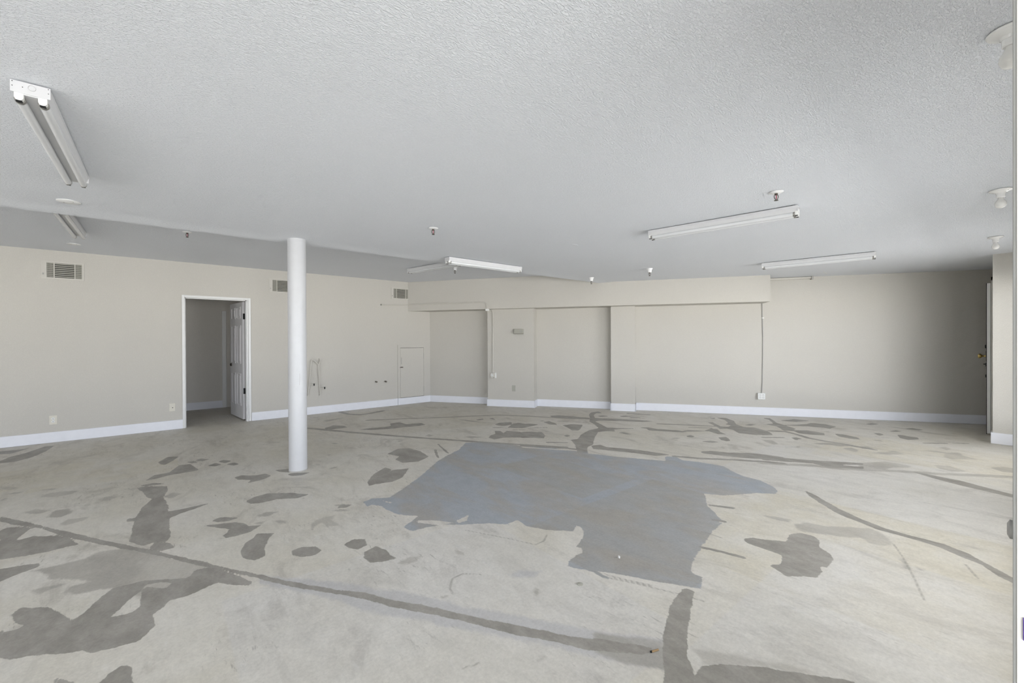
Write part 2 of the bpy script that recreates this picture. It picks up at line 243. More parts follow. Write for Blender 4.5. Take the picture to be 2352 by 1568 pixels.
STAIN_DARK=[[[-0.977,5.091],[-0.803,4.808],[-0.64,4.543],[-0.459,4.254],[-0.306,3.998],[-0.199,3.833],[-0.122,3.71],[-0.055,3.617],[0.042,3.461],[0.157,3.272],[0.245,3.124],[0.336,2.975],[0.438,2.821],[0.534,2.664],[0.628,2.523],[0.746,2.364],[0.736,2.335],[0.652,2.453],[0.546,2.599],[0.433,2.786],[0.333,2.95],[0.242,3.088],[0.14,3.249],[0.041,3.414],[-0.047,3.557],[-0.121,3.675],[-0.205,3.788],[-0.302,3.934],[-0.448,4.155],[-0.577,4.37],[-0.687,4.591],[-0.789,4.723],[-0.952,4.961]],[[-0.901,4.695],[-0.872,4.747],[-0.773,4.673],[-0.748,4.617],[-0.786,4.435],[-0.771,4.391],[-0.702,4.427],[-0.57,4.315],[-0.491,4.185],[-0.437,4.048],[-0.499,4.056],[-0.571,4.046],[-0.678,4.055],[-0.787,4.094]],[[-0.751,3.903],[-0.69,3.888],[-0.657,3.884],[-0.592,3.854],[-0.582,3.808],[-0.633,3.781],[-0.674,3.758],[-0.715,3.716]],[[-0.214,3.202],[-0.085,3.186],[0.109,3.055],[0.15,3.132],[0.244,3.112],[0.296,2.975],[0.384,2.78],[0.371,2.745],[0.303,2.817],[0.235,2.906],[0.174,2.885],[0.108,2.853],[0.026,2.865],[-0.0,2.816],[-0.044,2.769],[-0.037,2.653],[-0.06,2.613],[-0.093,2.57],[-0.158,2.579],[-0.244,2.608],[-0.263,2.647],[-0.237,2.705],[-0.249,2.722],[-0.279,2.654],[-0.353,2.69],[-0.439,2.75],[-0.495,2.774],[-0.545,2.823],[-0.596,3.092],[-0.573,3.046],[-0.535,3.034],[-0.508,3.056],[-0.545,3.117],[-0.578,3.217],[-0.56,3.269],[-0.457,3.182],[-0.411,3.093],[-0.344,2.956],[-0.303,3.003],[-0.243,3.148]],[[-0.181,5.25],[-0.112,5.249],[0.03,5.128],[0.035,5.011],[-0.0,4.802],[-0.06,4.803],[0.005,4.772],[0.03,4.491],[0.034,4.358],[0.096,4.348],[0.191,4.355],[0.312,4.367],[0.188,4.292],[0.103,4.257],[0.038,4.192],[0.031,3.976],[0.038,3.802],[0.019,3.723],[-0.049,3.766],[-0.099,3.748],[-0.169,3.882],[-0.162,4.139],[-0.159,4.301],[-0.206,4.329],[-0.204,4.385],[-0.156,4.356],[-0.137,4.502],[-0.12,4.618],[-0.06,4.803],[-0.111,4.921],[-0.125,5.064]],[[-0.06,3.686],[-0.032,3.751],[0.036,3.673],[0.052,3.583],[0.002,3.577],[-0.039,3.62]],[[-0.128,5.475],[-0.056,5.644],[0.06,5.649],[0.147,5.914],[0.232,5.898],[0.294,5.559],[0.137,5.548],[0.059,5.546],[-0.043,5.499]],[[-0.026,6.226],[0.054,6.42],[0.144,6.371],[0.096,6.207],[0.023,6.044],[-0.019,6.112]],[[0.29,6.041],[0.345,6.081],[0.416,5.994],[0.352,5.945]],[[0.485,5.805],[0.542,5.842],[0.603,5.747],[0.544,5.697]],[[0.559,5.618],[0.614,5.637],[0.656,5.535],[0.601,5.518]],[[0.215,6.02],[0.266,6.018],[0.321,5.929],[0.262,5.921]],[[0.387,5.685],[0.458,5.753],[0.493,5.642],[0.447,5.618]],[[-0.137,5.329],[-0.066,5.329],[0.007,5.249],[-0.077,5.26],[-0.154,5.302]],[[-1.429,7.469],[-1.39,7.658],[-1.285,7.807],[-1.168,8.126],[-1.094,8.119],[-1.116,7.762],[-1.202,7.451],[-1.304,7.32],[-1.406,7.348]],[[-1.557,8.14],[-1.416,8.102],[-1.312,8.14],[-1.43,7.882],[-1.516,7.927]],[[0.553,5.024],[0.618,5.048],[0.718,4.95],[0.806,4.957],[0.844,4.842],[0.746,4.762],[0.634,4.745],[0.672,4.825],[0.576,4.926]],[[0.55,4.212],[0.619,4.276],[0.723,4.301],[0.883,4.181],[0.99,4.038],[0.898,4.014],[0.764,4.103],[0.639,4.089],[0.573,4.122]],[[0.294,3.917],[0.343,3.953],[0.439,3.86],[0.385,3.848],[0.326,3.872]],[[0.24,3.853],[0.311,3.817],[0.419,3.774],[0.464,3.718],[0.483,3.629],[0.55,3.59],[0.479,3.528],[0.399,3.513],[0.342,3.522],[0.328,3.573],[0.361,3.611],[0.376,3.666],[0.316,3.753]],[[0.513,3.449],[0.603,3.383],[0.549,3.306],[0.511,3.19],[0.495,3.065],[0.439,3.047],[0.389,3.129],[0.389,3.236],[0.435,3.342],[0.489,3.389]],[[0.649,3.017],[0.706,3.031],[0.765,2.989],[0.792,2.91],[0.736,2.875],[0.667,2.907],[0.643,2.967]],[[-0.192,2.345],[-0.167,2.386],[-0.138,2.408],[-0.112,2.374],[-0.103,2.278],[-0.098,2.233],[-0.2,2.318]],[[-0.337,2.49],[-0.305,2.453],[-0.278,2.417],[-0.264,2.372],[-0.313,2.413]],[[0.989,4.787],[1.043,4.79],[1.163,4.708],[1.091,4.665],[1.009,4.702]],[[0.922,5.022],[1.036,4.976],[1.01,4.853],[0.949,4.926]],[[0.748,2.372],[0.839,2.257],[0.91,2.122],[1.015,1.98],[1.122,1.806],[1.19,1.692],[1.259,1.587],[1.348,1.453],[1.429,1.321],[1.526,1.212],[1.612,1.1],[1.645,1.04],[1.601,1.052],[1.528,1.126],[1.43,1.227],[1.357,1.354],[1.268,1.477],[1.186,1.619],[1.102,1.774],[1.0,1.916],[0.896,2.071],[0.823,2.214],[0.737,2.339]],[[2.092,1.166],[2.167,1.178],[2.202,1.169],[2.197,1.134],[2.035,1.072],[1.843,0.987],[1.726,0.928],[1.664,0.864],[1.585,0.803],[1.484,0.888],[1.59,0.937],[1.656,0.987],[1.778,1.056],[1.895,1.107],[2.008,1.146]],[[2.086,4.866],[2.282,4.999],[2.394,4.956],[2.43,4.718],[2.4,4.438],[2.212,4.336],[2.07,4.408],[2.05,4.578],[2.152,4.669]],[[1.515,4.013],[1.659,4.215],[1.838,4.352],[1.849,4.252],[1.771,4.154],[1.868,4.214],[2.011,4.166],[1.83,3.935],[1.704,3.883],[1.557,3.917],[1.492,3.913]],[[0.934,2.89],[1.009,2.918],[1.06,2.875],[1.048,2.789],[0.979,2.772],[0.944,2.824]],[[0.994,2.698],[1.067,2.72],[1.086,2.739],[1.096,2.682],[1.112,2.64],[1.102,2.567],[1.113,2.505],[1.041,2.522],[0.982,2.557],[0.976,2.634]],[[1.14,3.604],[1.203,3.551],[1.142,3.526],[1.099,3.554]],[[4.428,1.248],[4.33,1.125],[4.156,0.949],[4.051,0.794],[3.974,0.641],[3.968,0.579],[3.964,0.453],[3.96,0.336],[3.897,0.222],[3.784,0.117],[3.679,0.018],[3.618,0.017],[3.675,0.095],[3.775,0.149],[3.81,0.218],[3.848,0.29],[3.897,0.346],[3.916,0.448],[3.918,0.571],[3.914,0.658],[3.978,0.78],[4.04,0.922],[4.178,1.063],[4.321,1.182]],[[3.036,1.206],[3.103,1.18],[3.141,1.102],[3.215,1.009],[3.353,1.033],[3.436,0.988],[3.445,0.923],[3.4,0.883],[3.28,0.852],[3.235,0.781],[3.178,0.75],[3.04,0.75],[3.02,0.785],[2.96,0.754],[2.868,0.753],[2.817,0.819],[2.759,0.867],[2.782,0.916],[2.805,0.967],[2.867,0.926],[3.001,0.965],[3.002,1.073],[3.0,1.161]],[[1.72,0.85],[1.796,0.798],[1.861,0.734],[1.911,0.684],[1.949,0.625],[2.041,0.515],[2.097,0.427],[2.09,0.401],[1.586,0.823],[1.65,0.843]],[[5.877,0.72],[5.882,0.613],[5.845,0.386],[5.757,0.227],[5.651,0.027],[5.565,0.027],[5.621,0.222],[5.679,0.396],[5.758,0.555]],[[4.226,3.526],[4.358,3.488],[4.322,3.355],[4.483,3.073],[4.58,2.754],[4.601,2.652],[4.443,2.744],[4.351,2.983],[4.213,3.27],[4.131,3.411]],[[5.022,2.488],[5.138,2.421],[5.213,2.257],[5.386,2.076],[5.455,1.92],[5.473,1.751],[5.362,1.716],[5.254,1.849],[5.089,2.08],[5.039,2.245],[4.989,2.351],[4.958,2.443]],[[5.42,1.95],[5.414,1.832],[5.502,1.637],[5.679,1.37],[5.876,1.119],[5.625,1.071],[5.41,1.305],[5.467,1.469],[5.31,1.686],[5.196,1.87]],[[7.898,2.571],[8.207,2.472],[8.253,2.263],[7.981,2.373]],[[7.531,2.406],[7.884,2.191],[8.028,2.186],[8.094,2.01],[7.996,1.844],[7.744,1.868],[7.76,1.983],[7.704,2.142]],[[7.926,2.851],[8.011,2.777],[7.629,2.532],[7.524,2.388],[7.358,2.202],[7.144,2.181],[7.102,2.269],[7.339,2.436],[7.399,2.613],[7.54,2.55],[7.846,2.72]],[[7.2,2.184],[7.359,2.046],[7.321,1.831],[7.175,1.789],[7.078,1.901],[7.043,2.053]],[[6.868,2.471],[6.818,2.364],[6.65,2.27],[6.527,2.348]],[[6.648,2.03],[6.723,1.999],[6.684,1.929],[6.561,1.951]],[[7.397,1.719],[7.436,1.638],[7.333,1.456],[7.221,1.398],[7.189,1.511],[7.233,1.63]],[[7.969,1.131],[7.975,1.08],[7.943,0.929],[7.823,0.904],[7.681,0.985],[7.731,1.069]],[[7.855,1.37],[7.914,1.319],[7.823,1.256],[7.715,1.286]],[[8.598,1.595],[8.754,1.555],[8.719,1.467],[8.572,1.536]],[[8.193,1.254],[8.335,1.201],[8.295,1.135],[8.182,1.204]],[[8.593,1.133],[8.727,1.07],[8.678,0.955],[8.577,0.991]],[[5.339,5.391],[5.499,5.325],[5.718,4.817],[5.614,4.73],[5.367,5.013],[5.269,5.265]],[[5.947,5.009],[6.159,5.134],[6.348,5.131],[6.258,4.968],[6.174,5.042],[6.007,4.957],[5.766,4.734],[5.969,4.489],[6.139,4.206],[6.274,3.933],[6.127,3.985],[5.901,4.258],[5.677,4.543],[5.531,4.541],[5.417,4.334],[5.289,4.103],[5.383,3.967],[5.567,3.775],[5.266,3.961],[5.151,3.855],[5.071,3.975],[4.936,3.991],[4.674,3.839],[4.305,3.572],[4.119,3.508],[3.936,3.352],[3.855,3.422],[4.097,3.674],[4.28,3.917],[4.372,3.88],[4.613,4.03],[4.926,4.151],[5.166,4.155],[5.35,4.392],[5.469,4.596],[5.708,4.784]],[[4.859,5.062],[4.982,5.057],[4.912,4.832],[4.861,4.758],[4.8,4.846]],[[4.902,4.663],[5.068,4.637],[5.168,4.491],[4.917,4.317],[4.801,4.26],[4.738,4.314],[4.854,4.535]],[[4.475,5.152],[4.586,5.115],[4.652,4.975],[4.468,4.983],[4.305,4.956]],[[4.097,4.717],[4.206,4.643],[4.269,4.519],[4.168,4.321],[4.062,4.233],[4.004,4.328],[3.855,4.439]],[[4.385,4.161],[4.457,4.164],[4.451,4.095],[4.37,4.083]],[[5.145,3.762],[5.206,3.738],[5.174,3.573],[5.12,3.639]],[[5.66,3.759],[5.779,3.7],[5.771,3.524],[5.924,3.288],[5.923,3.217],[6.05,3.199],[6.184,3.012],[6.413,3.021],[6.436,2.948],[6.28,2.829],[6.193,2.712],[6.124,2.79],[6.218,2.962],[5.951,3.163],[5.852,3.179],[5.754,3.333],[5.601,3.567],[5.68,3.656]],[[6.24,4.561],[6.367,4.523],[6.357,4.401],[6.223,4.49]],[[5.978,4.833],[6.079,4.789],[6.068,4.682],[5.947,4.759]],[[5.677,3.018],[5.759,3.012],[5.737,2.939],[5.64,2.934],[5.624,2.974]],[[5.909,2.684],[6.017,2.635],[5.866,2.508],[5.786,2.519],[5.806,2.601]],[[5.524,2.721],[5.643,2.659],[5.67,2.554],[5.552,2.616]],[[6.842,3.277],[6.923,3.243],[6.679,3.008],[6.739,2.901],[6.896,2.934],[6.919,3.029],[7.051,3.034],[7.286,3.208],[7.371,3.376],[7.454,3.263],[7.297,3.069],[7.038,2.926],[6.906,2.756],[6.977,2.64],[6.871,2.418],[6.651,2.269],[6.475,2.421],[6.41,2.619],[6.583,2.769],[6.589,2.869],[6.514,2.934],[6.73,3.135]],[[7.235,3.427],[7.343,3.401],[7.233,3.36]],[[7.07,2.805],[7.228,2.785],[7.247,2.71],[7.09,2.731]],[[1.953,6.939],[2.126,7.073],[2.234,6.921],[2.236,6.771],[2.097,6.759],[1.955,6.776]],[[2.323,6.479],[2.506,6.46],[2.697,6.405],[2.813,6.418],[2.875,6.602],[3.038,6.621],[3.047,6.391],[3.282,6.309],[3.265,6.143],[3.135,6.139],[2.936,6.198],[2.757,6.209],[2.484,6.317]],[[4.144,5.44],[4.29,5.495],[4.445,5.397],[4.298,5.246],[4.163,5.248],[4.123,5.34]],[[4.135,5.103],[4.396,5.28],[4.506,5.27],[4.529,5.105],[4.665,4.963],[4.507,4.949],[4.278,4.925],[4.2,4.992]],[[3.506,4.757],[3.618,4.842],[3.731,4.886],[3.839,5.041],[3.886,4.98],[3.817,4.812],[3.971,4.927],[4.047,4.81],[4.097,4.619],[4.307,4.535],[4.174,4.316],[4.051,4.243],[3.98,4.348],[3.802,4.52],[3.653,4.631],[3.51,4.623]],[[3.92,6.165],[3.984,6.056],[4.071,5.723],[3.984,5.887]],[[4.124,5.96],[4.27,5.969],[4.236,5.89],[4.119,5.886]],[[4.357,5.893],[4.432,5.897],[4.382,5.736]]]
STAIN_FAINT=[[[-0.605,3.769],[-0.53,3.753],[-0.449,3.758],[-0.376,3.748],[-0.324,3.824],[-0.196,3.772],[-0.121,3.681],[0.041,3.422],[0.156,3.248],[0.243,3.101],[0.282,2.998],[0.384,2.78],[0.371,2.745],[0.303,2.817],[0.235,2.906],[0.174,2.885],[0.108,2.853],[0.026,2.865],[-0.0,2.816],[-0.066,2.943],[-0.15,3.108],[-0.214,3.202],[-0.275,3.233],[-0.371,3.256],[-0.416,3.322],[-0.399,3.387],[-0.314,3.378],[-0.395,3.468],[-0.505,3.572],[-0.521,3.64]],[[-0.266,5.283],[-0.204,5.264],[-0.157,5.213],[-0.224,5.214]],[[-0.833,5.509],[-0.787,5.6],[-0.682,5.576],[-0.581,5.506],[-0.625,5.436],[-0.722,5.415]],[[-0.883,5.774],[-0.811,5.769],[-0.731,5.718],[-0.779,5.686]],[[-1.083,5.799],[-1.032,5.835],[-0.957,5.799],[-1.009,5.763]],[[-1.18,6.158],[-1.108,6.097],[-1.016,5.972],[-1.084,5.962],[-1.16,6.055]],[[-1.088,5.675],[-1.038,5.658],[-1.066,5.559]],[[-0.456,5.428],[-0.346,5.42],[-0.312,5.402],[-0.388,5.381]],[[-0.442,5.127],[-0.381,5.135],[-0.282,5.067],[-0.333,5.034],[-0.371,4.993],[-0.426,5.065]],[[-0.849,5.085],[-0.795,5.133],[-0.698,5.02],[-0.734,4.967],[-0.802,5.012]],[[-0.693,4.831],[-0.674,4.979],[-0.591,4.974],[-0.557,4.838],[-0.62,4.769]],[[-0.598,4.598],[-0.556,4.676],[-0.445,4.633],[-0.457,4.573],[-0.555,4.525]],[[0.557,3.812],[0.622,3.838],[0.705,3.789],[0.63,3.75],[0.577,3.767]],[[0.529,3.662],[0.592,3.654],[0.564,3.614]],[[0.646,3.62],[0.709,3.574],[0.726,3.496],[0.693,3.495]],[[1.086,3.641],[1.146,3.622],[1.205,3.562],[1.13,3.572]],[[1.039,3.527],[1.116,3.526],[1.152,3.444],[1.094,3.459]],[[0.882,3.419],[0.962,3.43],[1.034,3.428],[0.986,3.351],[0.997,3.23],[0.924,3.256],[0.921,3.349],[0.872,3.336],[0.827,3.268],[0.85,3.337]],[[0.005,4.797],[0.062,4.879],[0.129,4.795],[0.06,4.701]],[[-0.565,3.477],[-0.515,3.464],[-0.424,3.439],[-0.482,3.407],[-0.515,3.386],[-0.536,3.423]],[[1.541,1.262],[1.628,1.154],[1.745,1.028],[1.597,0.92],[1.477,1.089],[1.448,1.186]],[[1.107,2.434],[1.176,2.465],[1.256,2.424],[1.204,2.389],[1.139,2.389]],[[1.105,3.492],[1.141,3.484],[1.094,3.459]],[[1.114,1.988],[1.164,1.955],[1.133,1.953]],[[1.46,2.346],[1.483,2.286],[1.468,2.271],[1.445,2.304]],[[1.568,1.702],[1.565,1.666],[1.536,1.655],[1.539,1.677]],[[1.215,1.321],[1.261,1.318],[1.257,1.309],[1.214,1.309]],[[3.557,1.064],[3.669,1.024],[3.703,0.922],[3.797,0.819],[3.894,0.708],[3.865,0.632],[3.733,0.557],[3.638,0.579],[3.608,0.648],[3.661,0.709],[3.6,0.776],[3.548,0.874],[3.465,0.987],[3.474,1.029]],[[3.557,1.271],[3.614,1.222],[3.625,1.116],[3.575,1.122],[3.54,1.219]],[[1.787,0.927],[1.888,0.804],[1.951,0.686],[2.014,0.627],[2.041,0.548],[2.041,0.515],[1.959,0.616],[1.927,0.677],[1.864,0.735],[1.739,0.846]],[[3.528,0.507],[3.525,0.484],[3.537,0.448],[3.483,0.456],[3.41,0.432],[3.376,0.442],[3.451,0.47]],[[3.439,0.404],[3.44,0.373],[3.411,0.39]],[[5.83,1.158],[6.139,0.977],[6.12,0.75],[6.024,0.781],[5.892,0.893],[5.75,0.915],[5.608,1.086]],[[7.069,0.832],[7.164,0.683],[7.167,0.58],[7.266,0.496],[7.132,0.451],[7.005,0.333],[6.94,0.405],[6.811,0.516],[6.849,0.572],[7.002,0.594],[7.109,0.584],[7.079,0.722]],[[6.493,1.159],[6.649,1.058],[6.794,1.0],[6.683,0.886],[6.509,1.036]],[[6.361,0.623],[6.438,0.505],[6.29,0.367],[6.187,0.469],[6.223,0.56]],[[6.668,0.231],[6.822,0.15],[6.827,0.045],[6.603,0.043],[6.548,0.137]],[[7.418,0.673],[7.535,0.629],[7.445,0.564],[7.309,0.591]],[[6.751,1.318],[6.824,1.255],[6.724,1.163],[6.635,1.274]],[[6.152,1.848],[6.199,1.807],[6.175,1.776],[6.102,1.803]],[[6.494,1.431],[6.61,1.367],[6.539,1.287],[6.391,1.279],[6.427,1.383]],[[6.468,1.749],[6.667,1.656],[6.783,1.517],[6.779,1.368],[6.573,1.471],[6.57,1.585]],[[7.327,1.29],[7.394,1.233],[7.307,1.185],[7.27,1.257]],[[6.225,2.24],[6.224,2.158],[6.145,2.027],[6.057,2.049],[6.124,2.163]],[[5.094,5.011],[5.29,4.841],[5.163,4.823],[5.066,4.933]],[[4.897,5.182],[4.96,5.167],[4.927,5.106],[4.871,5.128]],[[5.365,3.083],[5.466,3.066],[5.499,3.012],[5.386,3.006]],[[6.222,2.285],[6.287,2.145],[6.109,2.02],[6.055,2.066],[6.164,2.169]],[[2.1,7.59],[2.385,7.681],[2.492,7.658],[2.305,7.545],[2.143,7.488]],[[2.885,5.429],[2.972,5.476],[2.985,5.37],[2.903,5.349]],[[3.256,5.036],[3.394,4.962],[3.481,4.815],[3.293,4.923]],[[1.716,5.855],[1.771,5.848],[1.802,5.765],[1.736,5.782]],[[1.514,5.299],[1.565,5.3],[1.524,5.246]],[[1.368,4.733],[1.456,4.737],[1.452,4.687],[1.385,4.693]]]
BLUE_PATCH=[[[3.097,4.72],[3.349,4.551],[3.553,4.123],[3.783,3.762],[3.898,3.459],[3.98,3.388],[4.14,3.039],[4.402,2.607],[4.509,2.649],[4.563,2.557],[4.496,2.44],[4.573,2.291],[4.623,2.048],[4.47,1.852],[4.425,1.756],[4.415,1.605],[4.311,1.457],[4.223,1.395],[4.129,1.396],[4.042,1.496],[3.849,1.608],[3.743,1.673],[3.668,1.787],[3.431,1.652],[3.235,1.447],[3.104,1.447],[3.211,1.43],[3.069,1.407],[2.99,1.405],[2.811,1.365],[2.649,1.329],[2.501,1.296],[2.384,1.25],[2.362,1.224],[2.372,1.171],[2.259,1.12],[2.229,1.156],[2.203,1.198],[2.121,1.339],[2.029,1.493],[1.962,1.606],[1.959,1.508],[1.963,1.489],[1.93,1.532],[1.934,1.607],[1.917,1.667],[1.871,1.741],[1.927,1.78],[1.995,1.801],[2.065,1.795],[2.11,1.84],[2.089,1.872],[2.192,1.919],[2.284,1.969],[2.336,2.044],[2.329,2.085],[2.242,2.038],[2.109,2.183],[2.028,2.357],[1.861,2.535],[1.742,2.617],[1.606,2.715],[1.476,2.771],[1.364,2.78],[1.349,2.879],[1.454,2.935],[1.524,2.993],[1.463,3.064],[1.409,3.151],[1.382,3.279],[1.379,3.369],[1.341,3.447],[1.294,3.432],[1.304,3.549],[1.39,3.572],[1.524,3.508],[1.805,3.706],[2.039,3.891],[2.386,4.204],[2.56,4.319],[2.837,4.471]]]
BLUE_GAPS=[[[3.988,3.381],[4.181,3.069],[4.452,2.626],[4.327,2.552],[4.071,2.988],[3.919,3.323]],[[1.477,2.927],[1.605,2.808],[1.679,2.697],[1.569,2.746],[1.467,2.88]],[[1.699,2.728],[1.832,2.752],[1.769,2.669],[1.695,2.676]],[[1.954,2.438],[2.065,2.437],[2.042,2.31],[1.978,2.372]],[[1.439,3.481],[1.485,3.385],[1.465,3.374]],[[3.526,4.091],[3.755,3.734],[3.938,3.494],[3.894,3.482],[3.727,3.706],[3.504,4.034]]]
PALE_BAND=[[[0.774,2.452],[0.89,2.272],[1.011,2.122],[1.094,1.986],[1.219,1.775],[1.309,1.649],[1.399,1.508],[1.486,1.374],[1.568,1.246],[1.749,1.039],[1.59,0.937],[1.477,1.089],[1.401,1.201],[1.331,1.329],[1.244,1.449],[1.136,1.616],[1.016,1.783],[0.946,1.897],[0.836,2.03],[0.761,2.159],[0.719,2.283],[0.543,2.545],[0.417,2.732],[0.432,2.827],[0.637,2.589]],[[1.538,1.906],[1.61,1.903],[1.707,1.809],[1.637,1.79],[1.544,1.868]]]
BARE_GAPS=[[[-0.208,2.877],[-0.157,2.983],[-0.096,3.082],[-0.08,3.14],[0.001,3.114],[0.043,3.057],[0.011,3.012],[-0.076,3.095],[-0.086,2.96],[-0.084,2.887],[-0.108,2.856],[-0.156,2.847]],[[5.657,1.251],[5.798,1.104],[5.803,1.031],[5.669,1.126],[5.612,1.237]]]
WARM=[[[2.33,1.963],[2.723,2.079],[3.127,2.048],[3.449,1.873],[3.441,1.782],[3.262,1.622],[2.913,1.437],[2.658,1.377],[2.511,1.365],[2.262,1.601],[2.145,1.754]],[[3.044,3.399],[3.268,3.13],[3.234,2.871],[3.216,2.627],[2.99,2.757],[2.984,3.085]]]
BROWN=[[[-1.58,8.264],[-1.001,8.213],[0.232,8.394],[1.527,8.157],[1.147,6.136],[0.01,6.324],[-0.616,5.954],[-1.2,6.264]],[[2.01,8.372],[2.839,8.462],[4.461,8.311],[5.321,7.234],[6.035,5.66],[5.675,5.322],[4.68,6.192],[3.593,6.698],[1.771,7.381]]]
YELLOW=[[[-1.041,6.45],[-0.976,6.463],[-0.898,6.396],[-0.934,6.258],[-1.002,6.27]],[[-0.272,6.064],[-0.183,6.117],[-0.219,6.018]],[[-0.631,6.1],[-0.52,6.123],[-0.555,6.049]],[[3.256,0.873],[3.716,0.542],[3.947,0.261],[3.711,0.179],[3.45,0.179],[3.174,0.331],[2.915,0.629],[2.893,0.776]],[[3.274,1.452],[3.836,1.136],[3.619,0.873],[3.444,0.831],[2.968,1.06],[2.903,1.288]],[[6.777,1.295],[7.069,0.737],[7.138,0.221],[6.525,0.202],[6.421,0.669],[6.214,1.188]]]
COOL=[[[5.083,1.655],[5.829,0.726],[5.591,0.053],[4.933,0.047],[4.789,0.499],[4.653,1.003]],[[2.258,0.545],[3.036,0.029],[2.539,0.024],[1.993,0.482]],[[0.884,2.257],[1.486,1.483],[1.402,1.4],[1.162,1.587],[0.881,1.852],[0.637,2.28]]]
CRACKS=[[[1.195,1.948,0.004],[1.209,2.004,0.004],[1.27,2.077,0.004],[1.34,2.084,0.004],[1.406,2.029,0.004],[1.421,2.001,0.004]],[[1.669,2.549,0.00432],[1.752,2.386,0.004],[1.836,2.22,0.004],[1.905,2.065,0.004],[1.981,2.067,0.004],[2.065,2.121,0.004]],[[1.966,1.491,0.004],[2.045,1.341,0.004],[2.125,1.156,0.004]],[[1.952,1.603,0.004],[2.001,1.472,0.004],[2.079,1.312,0.004]],[[0.946,1.487,0.004],[0.985,1.472,0.004],[1.026,1.461,0.004]],[[3.451,1.634,0.012],[3.529,1.494,0.011840000000000002]],[[2.709,1.348,0.0104],[2.75,1.23,0.0104],[2.778,1.113,0.009840000000000002]],[[4.425,1.756,0.008960000000000001],[4.517,1.612,0.00888],[4.486,1.394,0.00872]],[[3.189,1.486,0.01288],[3.221,1.428,0.012720000000000002]],[[2.138,1.117,0.004],[2.159,1.058,0.004]],[[3.722,0.551,0.004880000000000001],[3.532,0.477,0.0044],[3.269,0.394,0.004],[3.042,0.33,0.004]],[[2.929,1.457,0.0068000000000000005],[2.939,1.415,0.00664],[2.942,1.316,0.00648]],[[3.713,0.225,0.0044],[3.542,0.165,0.004]],[[1.741,7.123,0.041120000000000004],[2.196,6.311,0.03552],[2.641,5.576,0.03096],[3.11,4.866,0.028399999999999998],[3.374,4.467,0.02656],[3.932,3.69,0.02432]],[[3.57,4.112,0.030080000000000003],[3.908,3.652,0.028560000000000002],[3.961,3.515,0.027760000000000003]],[[4.584,2.586,0.026160000000000003],[4.718,2.35,0.025440000000000004],[4.948,2.082,0.026000000000000002],[5.145,1.811,0.0256],[5.219,1.67,0.025280000000000004]],[[6.912,2.382,0.0352],[7.029,2.231,0.0352],[6.913,2.015,0.03288],[6.807,1.892,0.03152],[6.761,1.679,0.030080000000000003],[6.768,1.514,0.029120000000000004],[6.716,1.333,0.02808],[6.69,1.157,0.027200000000000002]],[[6.38,2.295,0.01856],[6.57,2.106,0.01896]],[[7.587,0.825,0.01608],[7.784,0.64,0.01648]],[[7.875,0.577,0.013200000000000002],[7.988,0.456,0.013200000000000002]],[[3.929,4.021,0.01672],[4.12,3.85,0.01696]],[[6.135,3.746,0.022400000000000003],[6.424,3.378,0.02256],[6.653,3.031,0.022400000000000003]],[[6.598,4.639,0.028960000000000003],[6.756,4.302,0.028399999999999998]],[[6.285,4.351,0.02128],[6.368,4.251,0.0216]],[[6.254,3.288,0.01808],[6.453,3.04,0.01768]],[[2.622,8.311,0.043120000000000006],[2.667,7.951,0.04064],[2.802,7.756,0.03944],[3.025,7.796,0.041120000000000004],[3.284,7.899,0.04304]],[[2.693,7.14,0.0256],[3.25,6.858,0.02576],[3.826,6.523,0.026000000000000002],[4.351,6.253,0.02696],[4.707,6.062,0.027360000000000002],[4.898,5.82,0.02672],[5.225,5.303,0.02576],[5.394,5.059,0.0252]],[[3.966,5.25,0.01344],[4.081,5.172,0.01336]],[[4.097,4.922,0.01304],[4.224,4.812,0.012720000000000002]],[[4.385,4.865,0.01328],[4.59,4.708,0.01304]],[[1.646,5.351,0.00888],[1.684,5.305,0.00888]],[[2.78,4.884,0.009680000000000001],[2.652,4.421,0.00824]],[[2.612,4.659,0.01112],[2.52,4.469,0.010000000000000002],[2.463,4.329,0.009680000000000001]],[[2.467,5.379,0.01056],[2.518,5.351,0.01056]]]
FAINT_LINES=[[[5.056,1.82,0.042480000000000004],[5.193,1.649,0.042800000000000005],[5.361,1.44,0.04296],[5.451,1.22,0.04216],[5.654,0.987,0.042640000000000004],[5.838,0.757,0.0432]],[[5.838,0.757,0.0432],[5.992,0.532,0.04336],[6.248,0.245,0.0444],[6.395,0.049,0.044800000000000006]]]
# ================================================================== floor with its repair marks
def sd_poly(px, py, poly):              # signed distance, positive inside
    P = np.array([p[:2] for p in poly]); n = len(P)
    d = np.full(px.shape, 1e9); inside = np.zeros(px.shape, bool)
    for i in range(n):
        a, b = P[i], P[(i+1) % n]; e = b-a
        wx, wy = px-a[0], py-a[1]
        t = np.clip((wx*e[0]+wy*e[1])/max(e@e, 1e-12), 0, 1)
        d = np.minimum(d, (wx-t*e[0])**2+(wy-t*e[1])**2)
        c = (a[1] > py) != (b[1] > py)
        if e[1] != 0: inside ^= c & (px < e[0]*(py-a[1])/e[1]+a[0])
    return np.where(inside, 1, -1)*np.sqrt(d)
def sd_line(px, py, ln):
    best = np.full(px.shape, -1e9)
    for a, b in zip(ln, ln[1:]):
        ex, ey = b[0]-a[0], b[1]-a[1]
        t = np.clip(((px-a[0])*ex+(py-a[1])*ey)/max(ex*ex+ey*ey, 1e-12), 0, 1)
        best = np.maximum(best, (a[2]+(b[2]-a[2])*t)-np.hypot(px-a[0]-t*ex, py-a[1]-t*ey))
    return best
